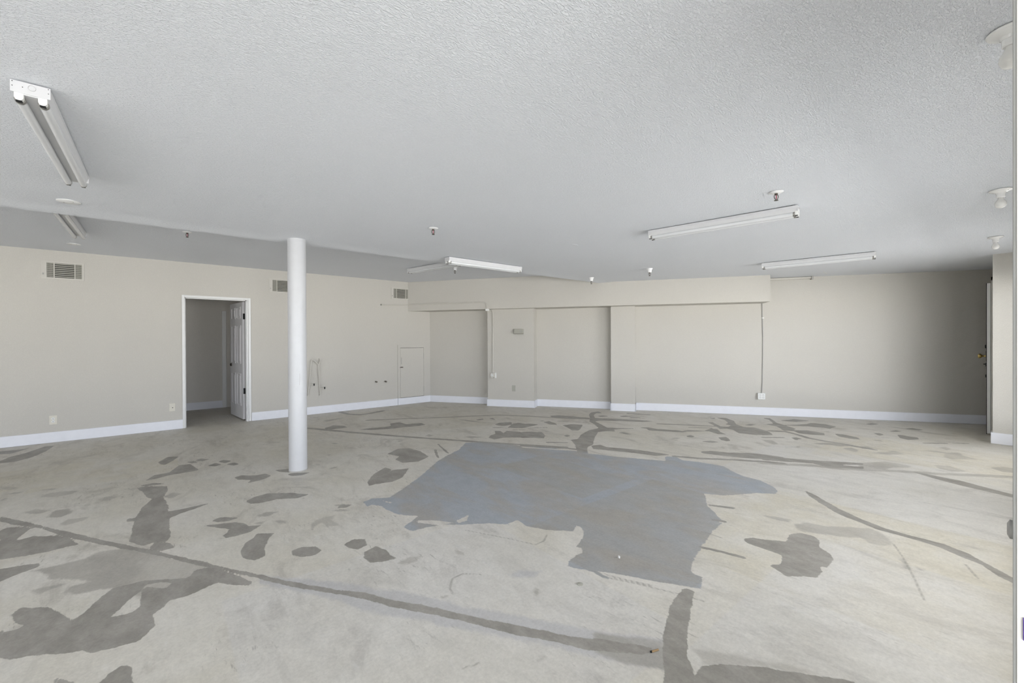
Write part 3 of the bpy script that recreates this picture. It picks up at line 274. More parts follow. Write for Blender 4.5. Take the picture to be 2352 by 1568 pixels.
def field(GX, GY, xs, ys, shapes, f, margin=.4, start=-.3):
    out = np.full(GX.shape, start)
    for s in shapes:
        P = np.array([p[:2] for p in s])
        i0, i1 = np.searchsorted(xs, [P[:, 0].min()-margin, P[:, 0].max()+margin])
        j0, j1 = np.searchsorted(ys, [P[:, 1].min()-margin, P[:, 1].max()+margin])
        if i1 <= i0 or j1 <= j0: continue
        sl = (slice(j0, j1), slice(i0, i1))
        out[sl] = np.maximum(out[sl], f(GX[sl], GY[sl], s))
    return out
def steps(*seg):
    out = []
    for a, b, h in seg: out += list(np.arange(a, b-1e-6, h))
    return np.array(out+[seg[-1][1]])
xs = steps((-6, -2, .5), (-2, 4.2, .014), (4.2, 10.4, .035)); ys = steps((-.36, -.2, .08), (-.2, 4.2, .014), (4.2, 8.5, .03), (8.5, 10.6, .3))
GX, GY = np.meshgrid(xs, ys)
thin = [[(a, b, .0055) for a, b, w_ in l] for l in CRACKS if max(p[2] for p in l) < .009]
wide = [l for l in CRACKS if max(p[2] for p in l) >= .009]
dark = np.maximum(field(GX, GY, xs, ys, STAIN_DARK, sd_poly), field(GX, GY, xs, ys, wide, sd_line))
crack = field(GX, GY, xs, ys, thin, sd_line)
gaps = field(GX, GY, xs, ys, BARE_GAPS, sd_poly); dark = np.minimum(dark, -gaps)
faint = np.maximum(field(GX, GY, xs, ys, STAIN_FAINT, sd_poly), field(GX, GY, xs, ys, FAINT_LINES, sd_line))
blue = np.minimum(field(GX, GY, xs, ys, BLUE_PATCH, sd_poly), -field(GX, GY, xs, ys, BLUE_GAPS, sd_poly))
pale = field(GX, GY, xs, ys, PALE_BAND, sd_poly)
def soft(shapes, r):
    d = field(GX, GY, xs, ys, shapes, sd_poly, margin=r+.1, start=-9)
    t = np.clip((d+r)/(2*r), 0, 1); return t*t*(3-2*t)
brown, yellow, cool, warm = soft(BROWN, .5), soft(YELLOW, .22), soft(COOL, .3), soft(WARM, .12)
def build_floor():
    inside = (GX*N.x+GY*N.y) <= C_BACK+.12           # cut along the oblique back wall
    ny, nx = GX.shape
    keep = inside & ((GY <= Y_LEFT+.15) | ((GX > -2) & (GX < 1.5)))
    idx = -np.ones(GX.shape, int); idx[keep] = np.arange(keep.sum())
    V = np.stack([GX[keep], GY[keep], np.zeros(keep.sum())], 1)
    q = np.stack([idx[:-1, :-1], idx[:-1, 1:], idx[1:, 1:], idx[1:, :-1]], -1).reshape(-1, 4)
    q = q[(q >= 0).all(1)]
    me = bpy.data.meshes.new('floor')
    me.vertices.add(len(V)); me.vertices.foreach_set('co', V.ravel())
    me.loops.add(len(q)*4); me.loops.foreach_set('vertex_index', q.ravel())
    me.polygons.add(len(q)); me.polygons.foreach_set('loop_start', np.arange(0, len(q)*4, 4))
    me.update(calc_edges=True)
    for nm, a in (('dark', dark), ('faint', faint), ('blue', blue), ('pale', pale), ('crack', crack), ('warm', warm)):
        at = me.attributes.new(nm, 'FLOAT', 'POINT'); at.data.foreach_set('value', a[keep].astype(np.float32))
    at = me.attributes.new('tint', 'FLOAT_COLOR', 'POINT')
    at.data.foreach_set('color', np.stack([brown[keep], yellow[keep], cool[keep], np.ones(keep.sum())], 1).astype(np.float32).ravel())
    o = bpy.data.objects.new('floor', me); col.objects.link(o); o['kind'] = 'structure'
    return o
floor = build_floor()
def floor_material():
    mt, nt, b = new_mat('stained_concrete'); L = nt.links.new; nn = nt.nodes.new
    geo = nn('ShaderNodeNewGeometry')
    def noise(scale, detail=4, rough=.5, stretch=(1, 1, 1), rot=0, dist=0):
        mp = nn('ShaderNodeMapping'); mp.inputs['Scale'].default_value = stretch; mp.inputs['Rotation'].default_value = (0, 0, rot)
        L(geo.outputs['Position'], mp.inputs['Vector'])
        n = nn('ShaderNodeTexNoise'); n.inputs['Scale'].default_value = scale; n.inputs['Detail'].default_value = detail
        n.inputs['Roughness'].default_value = rough; n.inputs['Distortion'].default_value = dist
        L(mp.outputs[0], n.inputs['Vector']); return n.outputs['Fac']
    def mr(v, a, b_, c, d, smooth=False):
        m = nn('ShaderNodeMapRange'); m.inputs['From Min'].default_value = a; m.inputs['From Max'].default_value = b_
        m.inputs['To Min'].default_value = c; m.inputs['To Max'].default_value = d
        if smooth: m.interpolation_type = 'SMOOTHSTEP'
        L(v, m.inputs['Value']); return m.outputs[0]
    def mth(op, a, c):
        m = nn('ShaderNodeMath'); m.operation = op
        for i, v in enumerate((a, c)):
            if isinstance(v, (int, float)): m.inputs[i].default_value = v
            else: L(v, m.inputs[i])
        return m.outputs[0]
    def mix(fac, a, c):
        m = nn('ShaderNodeMix'); m.data_type = 'RGBA'
        if isinstance(fac, (int, float)): m.inputs[0].default_value = fac
        else: L(fac, m.inputs[0])
        for i, v in ((6, a), (7, c)):
            if isinstance(v, tuple): m.inputs[i].default_value = (*v, 1)
            else: L(v, m.inputs[i])
        return m.outputs[2]
    def attr(name):
        a = nn('ShaderNodeAttribute'); a.attribute_name = name; return a
    jag = mth('ADD', mr(noise(26, 4, .65, (1, .35, 1), .7), 0, 1, -.016, .016), mr(noise(7, 4, .6, (1, .5, 1), .6), 0, 1, -.02, .02))
    jag2 = mr(noise(90, 3, .6, (1, .25, 1), .75), 0, 1, -.008, .008)
    jag = mth('ADD', jag, jag2)
    def mask(name, amp=1.0, soft=.004, bias=0.0):
        return mr(mth('ADD', attr(name).outputs['Fac'], mth('ADD', mth('MULTIPLY', jag, amp), bias)), -soft, soft, 0, 1, True)
    col_base = mix(mr(noise(1.1, 6, .55, (1, 1, 1), 0, .4), .35, .65, 0, 1, True), (.605, .575, .507), (.665, .64, .59))
    col_base = mix(mr(noise(5, 5, .7, (1, .3, 1), .85, .5), .50, .72, 0, .55, True), col_base, (.475, .45, .405))
    col_base = mix(mr(noise(9, 5, .7, (1, .35, 1), .75, .3), .58, .74, 0, .6, True), col_base, (.68, .665, .63))
    col_base = mix(mr(noise(2.6, 6, .72, (1, .55, 1), .8, .8), .52, .70, 0, .75, True), col_base, (.43, .405, .36))
    col_base = mix(mth('MULTIPLY', mr(noise(1.3, 3, .5), .5, .62, 0, 1, True), mr(noise(48, 5, .7, (1, .22, 1), .85), .56, .66, 0, .8, True)), col_base, (.36, .34, .30))
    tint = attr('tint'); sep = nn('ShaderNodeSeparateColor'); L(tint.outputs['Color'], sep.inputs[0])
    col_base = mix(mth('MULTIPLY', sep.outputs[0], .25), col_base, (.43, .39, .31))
    col_base = mix(mth('MULTIPLY', sep.outputs[1], mr(noise(3.5, 5, .6), .35, .62, .1, .75, True)), col_base, (.58, .53, .41))
    col_base = mix(mth('MULTIPLY', sep.outputs[2], .45), col_base, (.63, .63, .65))
    c = mix(mth('MULTIPLY', mask('pale', 1.6, .02), .8), col_base, (.50, .495, .50))
    spots = mr(noise(2.2, 6, .6, (1, .4, 1), .8, .5), .4, .62, .55, 1, True)
    c = mix(mth('MULTIPLY', mask('faint', 1.2, .014), mth('MULTIPLY', spots, .85)), c, (.37, .35, .315))
    pvar = mix(mr(noise(3, 6, .6, (1, .4, 1), .8, .6), .42, .62, 0, .9, True), (.365, .388, .42), (.375, .358, .335))
    pvar = mix(mth('MULTIPLY', attr('warm').outputs['Fac'], mr(noise(6, 5, .6, (1, .4, 1), .8), .3, .6, .6, 1.0)), pvar, (.35, .325, .28))
    c = mix(mask('blue', .9), c, pvar)
    dvar = mix(mr(noise(8, 6, .65, (1, .5, 1), .5), .35, .65, 0, 1, True), (.275, .258, .232), (.355, .335, .305))
    inblue = mth('MULTIPLY', mask('blue', .9), 1.0)
    c = mix(mth('MULTIPLY', mask('dark', .7, .003, .006), mth('SUBTRACT', .97, mth('MULTIPLY', inblue, .35))), c, dvar)
    c = mix(mth('MULTIPLY', mask('crack', .12, .005), .55), c, (.22, .205, .18))
    fine = mth('MULTIPLY', mr(noise(60, 3, .75), .3, .7, .92, 1.08), mr(noise(14, 4, .7, (1, .6, 1), .8), .35, .65, .95, 1.05))
    sp = mr(noise(140, 2, .5), .74, .80, 1, .55, True)
    wp = mr(noise(45, 3, .6, (1, .6, 1), 1.9), .76, .80, 1, 1.35, True)
    sc_ = nn('ShaderNodeVectorMath'); sc_.operation = 'SCALE'; L(c, sc_.inputs[0]); L(mth('MULTIPLY', mth('MULTIPLY', fine, sp), wp), sc_.inputs['Scale'])
    L(sc_.outputs[0], b.inputs['Base Color'])
    b.inputs['Specular IOR Level'].default_value = .35
    L(mr(noise(4, 5, .6), .3, .7, .42, .62), b.inputs['Roughness'])
    bp = nn('ShaderNodeBump'); bp.inputs['Strength'].default_value = .5; bp.inputs['Distance'].default_value = .0012
    L(noise(55, 5, .7), bp.inputs['Height']); L(bp.outputs[0], b.inputs['Normal'])
    return mt
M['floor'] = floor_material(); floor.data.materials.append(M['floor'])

bm = B(); bm_prism(bm, [(-12, -4.6), (14, -4.6), (14, Y_WIN-.15), (-12, Y_WIN-.15)], -.12, -.02); struct('ground', bm, 'pavement')

bm = B(); bm_prism(bm, [(X_FRONT-.2, Y_WIN-3.0), (11.6, Y_WIN-3.0), (11.6, Y_WIN-.15), (X_FRONT-.2, Y_WIN-.15)], 2.5, 2.62); struct('sky_blocker_canopy', bm, 'wall')  # unseen canopy, added outside to keep high sky light off the near floor
# ================================================================== ceiling, walls
bm = B()
prof = [(Y_WIN-.15, Z_HIGH+.12), (Y_WIN-.15, Z_CEIL), (Y_EDGE-.26, Z_CEIL), (Y_EDGE-.20, Z_CEIL-.002), (Y_EDGE-.06, Z_CEIL-.012), (Y_EDGE, Z_CEIL-.013), (Y_EDGE, Z_HIGH), (Y_LEFT+.12, Z_HIGH), (Y_LEFT+.12, Z_HIGH+.12)]
xe = lambda y: 11.6 if y < 0 else min(11.6, (C_BACK+.2-N.y*y)/N.x)      # runs a little into the oblique back wall
v0 = [bm.verts.new((X_FRONT-.2, y, z)) for y, z in prof]; v1 = [bm.verts.new((xe(y), y, z)) for y, z in prof]
for i in range(len(prof)):
    j = (i+1) % len(prof); f_q = bm.faces.new((v0[i], v0[j], v1[j], v1[i])); f_q.material_index = 1 if i == 6 else 0
bm.faces.new(v0[::-1])
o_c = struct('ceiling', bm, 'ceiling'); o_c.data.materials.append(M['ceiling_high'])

DX0, DX1, DZ = .286, 1.115, 2.050       # interior doorway in the left wall
bm = B()
for p0, p1 in (((X_FRONT-.2, Y_LEFT, 0), (DX0-.02, Y_LEFT+.12, Z_HIGH)), ((DX1+.02, Y_LEFT, 0), (4.9, Y_LEFT+.12, Z_HIGH)), ((DX0-.02, Y_LEFT, DZ+.02), (DX1+.02, Y_LEFT+.12, Z_HIGH))):
    bm_box(bm, p0, p1)
struct('wall_left', bm, 'wall')
bm = B()
def back_plan(a0, a1, o0, o1): return [bw(a0, 0, o0), bw(a1, 0, o0), bw(a1, 0, o1), bw(a0, 0, o1)]
bm_prism(bm, back_plan(A_COR-.3, A_END+.3, -.15, 0), 0, Z_HIGH)
P1 = (-2.965, -1.985, .25); P2 = (-.492, -.047, .185)
for a0, a1, d in (P1, P2): bm_prism(bm, back_plan(a0, a1, -.02, d), 0, Z_SOF+.01)
struct('wall_back', bm, 'wall')
# soffit along the back wall
bm = B()
fa = (C_BACK-D_SOF); a_f = (N.y*fa - Y_LEFT)/(-T.y)
bm_prism(bm, [bw(A_COR, 0, -.01), bw(a_f, 0, D_SOF), bw(2.134, 0, D_SOF), bw(2.134, 0, -.01)], Z_SOF, Z_HIGH-.001)
struct('trim_1', bm, 'wall')
# window wall, pier, far right wall, front wall
bm = B()
zs0, zs1 = .25, 2.02
cuts = sorted(WIN+[(0.0, .93)])
x = X_FRONT-.2
for a, b in cuts:
    bm_box(bm, (x, Y_WIN-.15, 0), (a, Y_WIN, Z_HIGH)); x = b
    lo, hi = (zs0, zs1) if (a, b) != (0.0, .93) else (0, 2.1)
    if lo > 0: bm_box(bm, (a, Y_WIN-.15, 0), (b, Y_WIN, lo))
    bm_box(bm, (a, Y_WIN-.15, hi), (b, Y_WIN, Z_HIGH))
bm_box(bm, (x, Y_WIN-.15, 0), (X_PIER, Y_WIN, Z_HIGH))
bm_prism(bm, [(X_PIER, Y_WIN-.15), (11.2, Y_WIN-.15), (11.2, Y_FAR), (X_PIER, Y_FAR)], 0, Z_HIGH)
struct('wall_right', bm, 'wall')
bm = B(); yy = Y_WIN-.15
for a, b in FILL_WIN:
    bm_box(bm, (X_FRONT-.2, yy, 0), (X_FRONT, a, Z_HIGH)); bm_box(bm, (X_FRONT-.2, a, 0), (X_FRONT, b, zs0)); bm_box(bm, (X_FRONT-.2, a, zs1), (X_FRONT, b, Z_HIGH)); yy = b
bm_box(bm, (X_FRONT-.2, yy, 0), (X_FRONT, Y_LEFT+.12, Z_HIGH)); struct('wall_front', bm, 'wall')
for i, (a, b) in enumerate(FILL_WIN):
    bm = B(); x0, x1 = X_FRONT-.14, X_FRONT-.08; f = .05
    bm_box(bm, (x0, a, zs0), (x1, b, zs0+f)); bm_box(bm, (x0, a, zs1-f), (x1, b, zs1))
    for k in range(4): q = a+(b-a-f)*k/3; bm_box(bm, (x0, q, zs0+f), (x1, q+f, zs1-f))
    wo = struct('window_%d' % (i+5), bm, 'metalframe')  # frame of the added fill opening
    bm = B(); bm_box(bm, (X_FRONT-.113, a+.01, zs0+.01), (X_FRONT-.107, b-.01, zs1-.01)); obj('window_pane', bm, 'glass', wo)
for i, (a, b) in enumerate(WIN):
    bm = B(); y0, y1 = Y_WIN-.11, Y_WIN-.05; f = .05
    bm_box(bm, (a, y0, zs0), (b, y1, zs0+f)); bm_box(bm, (a, y0, zs1-f), (b, y1, zs1))
    n = 3 if b-a > 2.8 else 2
    for k in range(n+1):
        xx = a + (b-a-f)*k/n; bm_box(bm, (xx, y0, zs0+f), (xx+f, y1, zs1-f))
    wo = struct('window_%d' % (i+1), bm, 'metalframe')
    bm = B(); bm_box(bm, (a+.01, Y_WIN-.084, zs0+.01), (b-.01, Y_WIN-.078, zs1-.01)); obj('window_pane', bm, 'glass', wo)
# hall beyond the doorway
bm = B()
bm_box(bm, (-1.6, 10.5, 0), (.966, 10.62, 2.5)); bm_box(bm, (1.35, Y_LEFT+.12, 0), (1.47, 11.2, 2.5))
bm_box(bm, (-1.72, Y_LEFT+.12, 0), (-1.6, 10.62, 2.5)); bm_box(bm, (.9, 11.1, 0), (1.5, 11.22, 2.5))
bm_box(bm, (1.035, 10.5, 0), (1.35, 10.62, 2.5)); bm_box(bm, (.966, 10.5, 1.98), (1.035, 10.62, 2.5)); bm_box(bm, (.966, 10.6, 0), (1.04, 10.62, 2.5)); bm_box(bm, (-1.72, Y_LEFT+.12, 2.4), (1.47, 11.22, 2.5))
struct('wall_hall', bm, 'hall')
bm = B(); bm_box(bm, (.962, 10.475, 0), (1.035, 10.5, 1.98), bevel=.004); struct('trim_2', bm, 'casing')
bm = B(); bm_box(bm, (-1.6, 10.485, 0), (.962, 10.5, .145)); struct('baseboard_hall', bm, 'trim')

# baseboards
BH, BT = .143, .016
def base_run(bm, p, q, lift=0.0):      # board along p->q on the left-hand (room) side
    p, q = Vector((p[0], p[1], 0)), Vector((q[0], q[1], 0)); d = (q-p).normalized(); nrm = Vector((-d.y, d.x, 0))
    pl = [p, q, q+nrm*BT, p+nrm*BT]
    bm_prism(bm, pl, .003, BH)
bm = B()
base_run(bm, (.254, Y_LEFT), (X_FRONT, Y_LEFT)); base_run(bm, (3.814, Y_LEFT), (1.178, Y_LEFT)); base_run(bm, (4.59, Y_LEFT+.0), (3.822, Y_LEFT))
struct('baseboard_left', bm, 'trim')
bm = B()
def bb(a0, a1, off): base_run(bm, bw(a1, 0, off), bw(a0, 0, off))
bb(A_COR, P1[0], 0); bb(P1[0]-BT, P1[1]+BT, P1[2]); bb(P1[1], P2[0], 0); bb(P2[0]-BT, P2[1]+BT, P2[2]); bb(P2[1], A_END-.01, 0)
for a, d, s in ((P1[0], P1[2], -1), (P1[1], P1[2], 1), (P2[0], P2[2], -1), (P2[1], P2[2], 1)):
    bm_prism(bm, back_plan(min(a, a+s*BT), max(a, a+s*BT), 0, d+BT), .003, BH)
struct('baseboard_back', bm, 'trim')
bm = B()
bm_prism(bm, [(X_PIER-BT, Y_WIN+.01), (X_PIER, Y_WIN+.01), (X_PIER, Y_FAR), (X_PIER+.1, Y_FAR), (X_PIER+.1, Y_FAR+BT), (X_PIER-BT, Y_FAR+BT)], .003, BH)
for a, b in ((1.0, X_PIER-BT),): bm_box(bm, (a, Y_WIN, .003), (b, Y_WIN+BT, BH))
struct('baseboard_right', bm, 'trim')

# ================================================================== doors
def panel_leaf(bm, w, h, t, raised=True):            # leaf in local x 0..w, y 0..t, z 0..h
    bm_box(bm, (0, 0, 0), (w, t, h))
    if not raised: return
    st = .11; mid = .10; pw = (w-2*st-mid)/2
    for k in (0, 1):
        x0 = st + k*(pw+mid)
        for z0, z1 in ((.22, .78), (.95, 1.62), (1.74, 1.94)):
            for yy, s in ((0, -1), (t, 1)):
                o1, o2 = .014, .006
                y_a, y_b = (yy-o2, yy+.001) if s < 0 else (yy-.001, yy+o2)
                for q in (((x0, z0), (x0+o1, z1)), ((x0+pw-o1, z0), (x0+pw, z1)), ((x0+o1, z0), (x0+pw-o1, z0+o1)), ((x0+o1, z1-o1), (x0+pw-o1, z1))):
                    bm_box(bm, (q[0][0], y_a, q[0][1]), (q[1][0], y_b, q[1][1]))
                bm_box(bm, (x0+.045, y_a+(.002 if s < 0 else 0), z0+.045), (x0+pw-.045, y_b-(.002 if s > 0 else 0), z1-.045))
door1 = bpy.data.objects.new('door_1', None); col.objects.link(door1); door1['kind'] = 'structure'
bm = B()
cw, ct = .036, .016
bm_box(bm, (DX0-cw, Y_LEFT-ct, 0.004), (DX0, Y_LEFT, DZ+cw), bevel=.003); bm_box(bm, (DX1+.022, Y_LEFT-ct, 0.004), (DX1+.022+cw, Y_LEFT, DZ+cw), bevel=.003)
bm_box(bm, (DX0, Y_LEFT-ct, DZ), (DX1+.022, Y_LEFT, DZ+cw), bevel=.003)
obj('casing', bm, 'casing', door1)
bm = B()
bm_box(bm, (DX0-.02, Y_LEFT, 0), (DX0, Y_LEFT+.12, DZ)); bm_box(bm, (DX1, Y_LEFT, 0), (DX1+.022, Y_LEFT+.12, DZ)); bm_box(bm, (DX0-.02, Y_LEFT, DZ), (DX1+.022, Y_LEFT+.12, DZ+.02))
bm_box(bm, (DX1-.012, Y_LEFT+.04, 0), (DX1, Y_LEFT+.08, DZ)); bm_box(bm, (DX0, Y_LEFT+.04, DZ-.012), (DX1, Y_LEFT+.08, DZ)); bm_box(bm, (DX0, Y_LEFT+.04, 0), (DX0+.012, Y_LEFT+.08, DZ))
obj('jamb', bm, 'casing', door1)
bm = B(); panel_leaf(bm, .81, 2.02, .035)
leaf = obj('door_leaf', bm, 'leaf', door1)
leaf.location = (1.078+.034, Y_LEFT+.19, .015); leaf.rotation_euler = (0, 0, math.radians(96.5))
for z in (.50, 1.785):
    bm = B(); bm_cyl(bm, (1.118, Y_LEFT+.155, z-.05), (1.118, Y_LEFT+.155, z+.05), .008); bm_box(bm, (1.084, Y_LEFT+.178, z-.05), (1.118, Y_LEFT+.187, z+.05))
    obj('hinge', bm, 'black', door1)
bm = B(); bm_lathe(bm, [(.022, 0), (.022, .008), (.01, .012), (.01, .03), (.026, .04), (.028, .055), (.016, .066), (0, .068)], 20, Matrix.Translation((1.045-.01, Y_LEFT+.91, .93)) @ Matrix.Rotation(math.radians(-90), 4, 'Y'))
obj('door_knob', bm, 'bronze', door1, True)

door2 = bpy.data.objects.new('door_2', None); col.objects.link(door2); door2['kind'] = 'structure'
bm = B(); bm_box(bm, (8.9, .296, .02), (9.78, .330, 2.12), bevel=.002); obj('door_leaf', bm, 'casing', door2)
bm = B(); bm_box(bm, (8.903, .330, .01), (9.6, .337, 2.12)); obj('weather_strip', bm, 'black', door2)
bm = B(); kx = 8.965
bm_lathe(bm, [(.03, 0), (.03, .006), (.012, .01), (.011, .03), (.018, .042), (.031, .055), (.033, .068), (.024, .08), (0, .083)], 24, Matrix.Translation((kx, .337, 1.10)) @ Matrix.Rotation(math.radians(-90), 4, 'X'))
obj('door_knob', bm, 'brass', door2, True)
bm = B(); bm_box(bm, (kx-.035, .336, 1.03), (kx+.035, .343, 1.17), bevel=.004); obj('escutcheon', bm, 'bronze', door2)
bm = B()
bm_lathe(bm, [(.026, 0), (.026, .01), (.02, .014), (0, .014)], 20, Matrix.Translation((kx, .337, 1.235)) @ Matrix.Rotation(math.radians(-90), 4, 'X'))
bm_box(bm, (kx-.03, .336, .955), (kx+.03, .345, 1.005), bevel=.003)
bm_cyl(bm, (kx, .343, .985), (kx, .362, .985), .007); bm_box(bm, (kx-.012, .358, .978), (kx+.012, .366, .992))
bm_box(bm, (kx-.03, .336, .80), (kx+.02, .346, .84), bevel=.003)
obj('deadbolt', bm, 'black', door2)
bm = B(); bm_box(bm, (8.86, Y_FAR, 0), (8.9, .292, 2.2)); bm_box(bm, (9.8, Y_FAR, 0), (9.85, .292, 2.2)); bm_box(bm, (8.86, Y_FAR, 2.15), (9.85, .292, 2.2)); obj('door_frame', bm, 'wall', door2)

door3 = bpy.data.objects.new('door_3', None); col.objects.link(door3); door3['kind'] = 'structure'
bm = B(); bm_box(bm, (.94, Y_WIN-.02, .012), (.985, .0066, 2.08), bevel=.0012); obj('door_post', bm, 'door_edge', door3)
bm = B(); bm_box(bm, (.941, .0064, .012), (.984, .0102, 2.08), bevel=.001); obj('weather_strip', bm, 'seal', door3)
bm = B(); bm_lathe(bm, [(.0, -.02), (.0135, -.02), (.0135, .004), (.008, .0065), (0, .0065)], 24, Matrix.Translation((.962, .0095, 1.077)) @ Matrix.Rotation(math.radians(-90), 4, 'X')); obj('door_latch', bm, 'grey', door3, True)
bm = B(); bm_box(bm, (.9375, -.04, .93), (.9405, .0006, .962), bevel=.0006); obj('sticker', bm, 'purple', door3)

# ================================================================== column
t = thing('column', 'round white steel column standing on the floor under the ceiling edge', 'column', (1.105, 4.885, 0))
bm = B(); bm_lathe(bm, [(.0885, .0), (.0885, Z_CEIL)], 64); obj('shaft', bm, 'column', t, True)
bm = B(); bm_lathe(bm, [(.0905, 0), (.0905, .006), (.0888, .009)], 64); obj('base_seam', bm, 'grey', t, True)
bm = B(); bm_tube(bm, [(.0, -.0890, 1.02), (.002, -.0892, .98), (-.001, -.0892, .93), (-.004, -.0890, .90)], .0012, 6); obj('weld_mark', bm, 'grey', t)

# ================================================================== fluorescent fixtures
def make_fixture(label, L=1.22):
    t = thing('fluorescent_fixture', label, 'ceiling light', group='twin-tube fluorescent fixtures on the ceiling')
    W, H = .055, .05
    bm = B(); plan = [(-W, 0), (-W, -.020), (-W+.012, -H), (W-.012, -H), (W, -.020), (W, 0)]
    vs0 = [bm.verts.new((x, .004, z-.007)) for x, z in plan]; vs1 = [bm.verts.new((x, L-.004, z-.007)) for x, z in plan]
    bm.faces.new(vs0[::-1]); bm.faces.new(vs1)
    for i in range(6): bm.faces.new((vs0[i], vs0[(i+1) % 6], vs1[(i+1) % 6], vs1[i]))
    obj('housing', bm, 'enamel', t)
    bm = B(); bm_box(bm, (-.034, .02, -.0075), (.034, L-.02, -.0005)); obj('gap_shade_filler', bm, 'dark', t)  # dark filler, paints the shadow line between housing and ceiling
    for y0, y1 in ((0, .004), (L-.004, L)):
        bm = B(); bm_box(bm, (-W-.001, y0, -H-.003), (W+.001, y1, -.006), bevel=.001)
        yy = y0-.0008 if y0 == 0 else y1+.0008
        s = -1 if y0 == 0 else 1
        ep = obj('end_plate', bm, 'enamel', t)
        bm = B(); mt_ = Matrix.Translation((.004, yy, -.024)) @ Matrix.Rotation(math.radians(90), 4, 'X')
        bm_lathe(bm, [(.0105, -.0006), (.0112, -.0006), (.0112, .0006), (.0105, .0006), (.0105, -.0006)], 24, mt_, cap=False)
        obj('knockout', bm, 'grey', ep)
        for xx, zz in ((-.022, -.028), (.050, -.012), (.050, -.03), (-.050, -.012), (-.050, -.03)):
            bm = B(); bm_lathe(bm, [(0, -.0006), (.0016, -.0006), (.0016, .0006), (0, .0006)], 10, Matrix.Translation((xx, yy, zz)) @ Matrix.Rotation(math.radians(90), 4, 'X'))
            obj('screw', bm, 'black', ep)
    for sx in (-1, 1):
        for y0 in (.002, L-.022):
            bm = B(); x0 = sx*.033
            prof = [(-.013, -H+.006), (-.013, -H-.020)] + [(-.013*math.cos(a), -H-.020-.013*math.sin(a)) for a in np.linspace(.2, math.pi-.2, 7)] + [(.013, -H-.020), (.013, -H+.006)]
            a_ = [bm.verts.new((x0+x, y0, z)) for x, z in prof]; b_2 = [bm.verts.new((x0+x, y0+.02, z)) for x, z in prof]
            bm.faces.new(a_[::-1]); bm.faces.new(b_2)
            for i in range(len(prof)): j = (i+1) % len(prof); bm.faces.new((a_[i], a_[j], b_2[j], b_2[i]))
            sk = obj('lamp_socket', bm, 'whiteplastic', t)
            bm = B(); bm_box(bm, (x0-.009, y0+.002, -H-.036), (x0+.009, y0+.018, -H-.0325)); obj('socket_slot', bm, 'black', sk)
        bm = B(); bm_cyl(bm, (sx*.033, .022, -H-.021), (sx*.033, L-.022, -H-.021), .0165, 20)
        tb = obj('fluorescent_tube', bm, 'tube', t, True)
        for ya, yb in ((.0215, .036), (L-.036, L-.0215)):
            bm = B(); bm_cyl(bm, (sx*.033, ya, -H-.021), (sx*.033, yb, -H-.021), .0170, 20); obj('tube_cap', bm, 'chrome', tb, True)
    return t
R_ = math.radians
fx = make_fixture('twin-tube fixture nearest the left edge of the photo, its white end plate facing the viewer')
fx.location = (-.407, 2.60, Z_CEIL)
dup(fx, (3.944, 1.15, Z_CEIL), R_(10.4), 'long twin-tube fixture below the red-bulb sprinkler on the right of the dropped ceiling')
dup(fx, (6.79, 1.16, Z_CEIL), R_(11.2), 'twin-tube fixture at the far right, above the end of the soffit')
dup(fx, (2.82, 4.70, Z_CEIL), R_(-90), 'bright twin-tube fixture at the edge of the dropped ceiling, long side facing the viewer')
dup(fx, (-.70, 5.53, Z_HIGH), R_(0), 'twin-tube fixture on the higher ceiling at the left, half hidden by the ceiling edge')
dup(fx, (3.575, 5.593, Z_HIGH), R_(11.9), 'twin-tube fixture on the higher ceiling near the corner, partly hidden by the ceiling edge')

# ================================================================== bulbs on porcelain lamp holders
def make_lamp(label):
    t = thing('lamp_holder', label, 'ceiling light', group='bare bulbs on round porcelain holders')
    bm = B(); bm_lathe(bm, [(0, -.002), (.057, -.002), (.060, -.006), (.057, -.011), (.040, -.016), (.027, -.024), (.024, -.034), (0, -.034)], 48); obj('porcelain_base', bm, 'porcelain', t, True)
    bm = B(); bm_lathe(bm, [(0, -.033), (.0225, -.033), (.0225, -.054), (.019, -.058), (0, -.058)], 40); sk = obj('socket_ring', bm, 'porcelain', t, True)
    for a in (0.6, 0.6+math.pi):
        bm = B(); bm_lathe(bm, [(0, -.0165), (.003, -.0165), (.003, -.012), (0, -.012)], 10, Matrix.Translation((.043*math.cos(a), .043*math.sin(a), 0)))
        obj('screw', bm, 'chrome', t)
    bm = B(); pr = [(.012, -.050), (.0135, -.060), (.016, -.068), (.022, -.080), (.028, -.092), (.030, -.104), (.0275, -.117), (.020, -.127), (.010, -.1325), (0, -.134)]
    bm_lathe(bm, pr, 40); obj('bulb', bm, 'bulb', t, True)
    return t
lp = make_lamp('bare bulb on round porcelain holder at the top right corner, cut by the door edge')
lp.location = (2.272, .028, Z_CEIL)
dup(lp, (4.665, .106, Z_CEIL), R_(20), 'bare bulb on porcelain holder, middle one of the row along the right edge')
dup(lp, (6.80, .19, Z_CEIL), R_(50), 'smallest bare bulb of the right row, just above the dark wall corner')

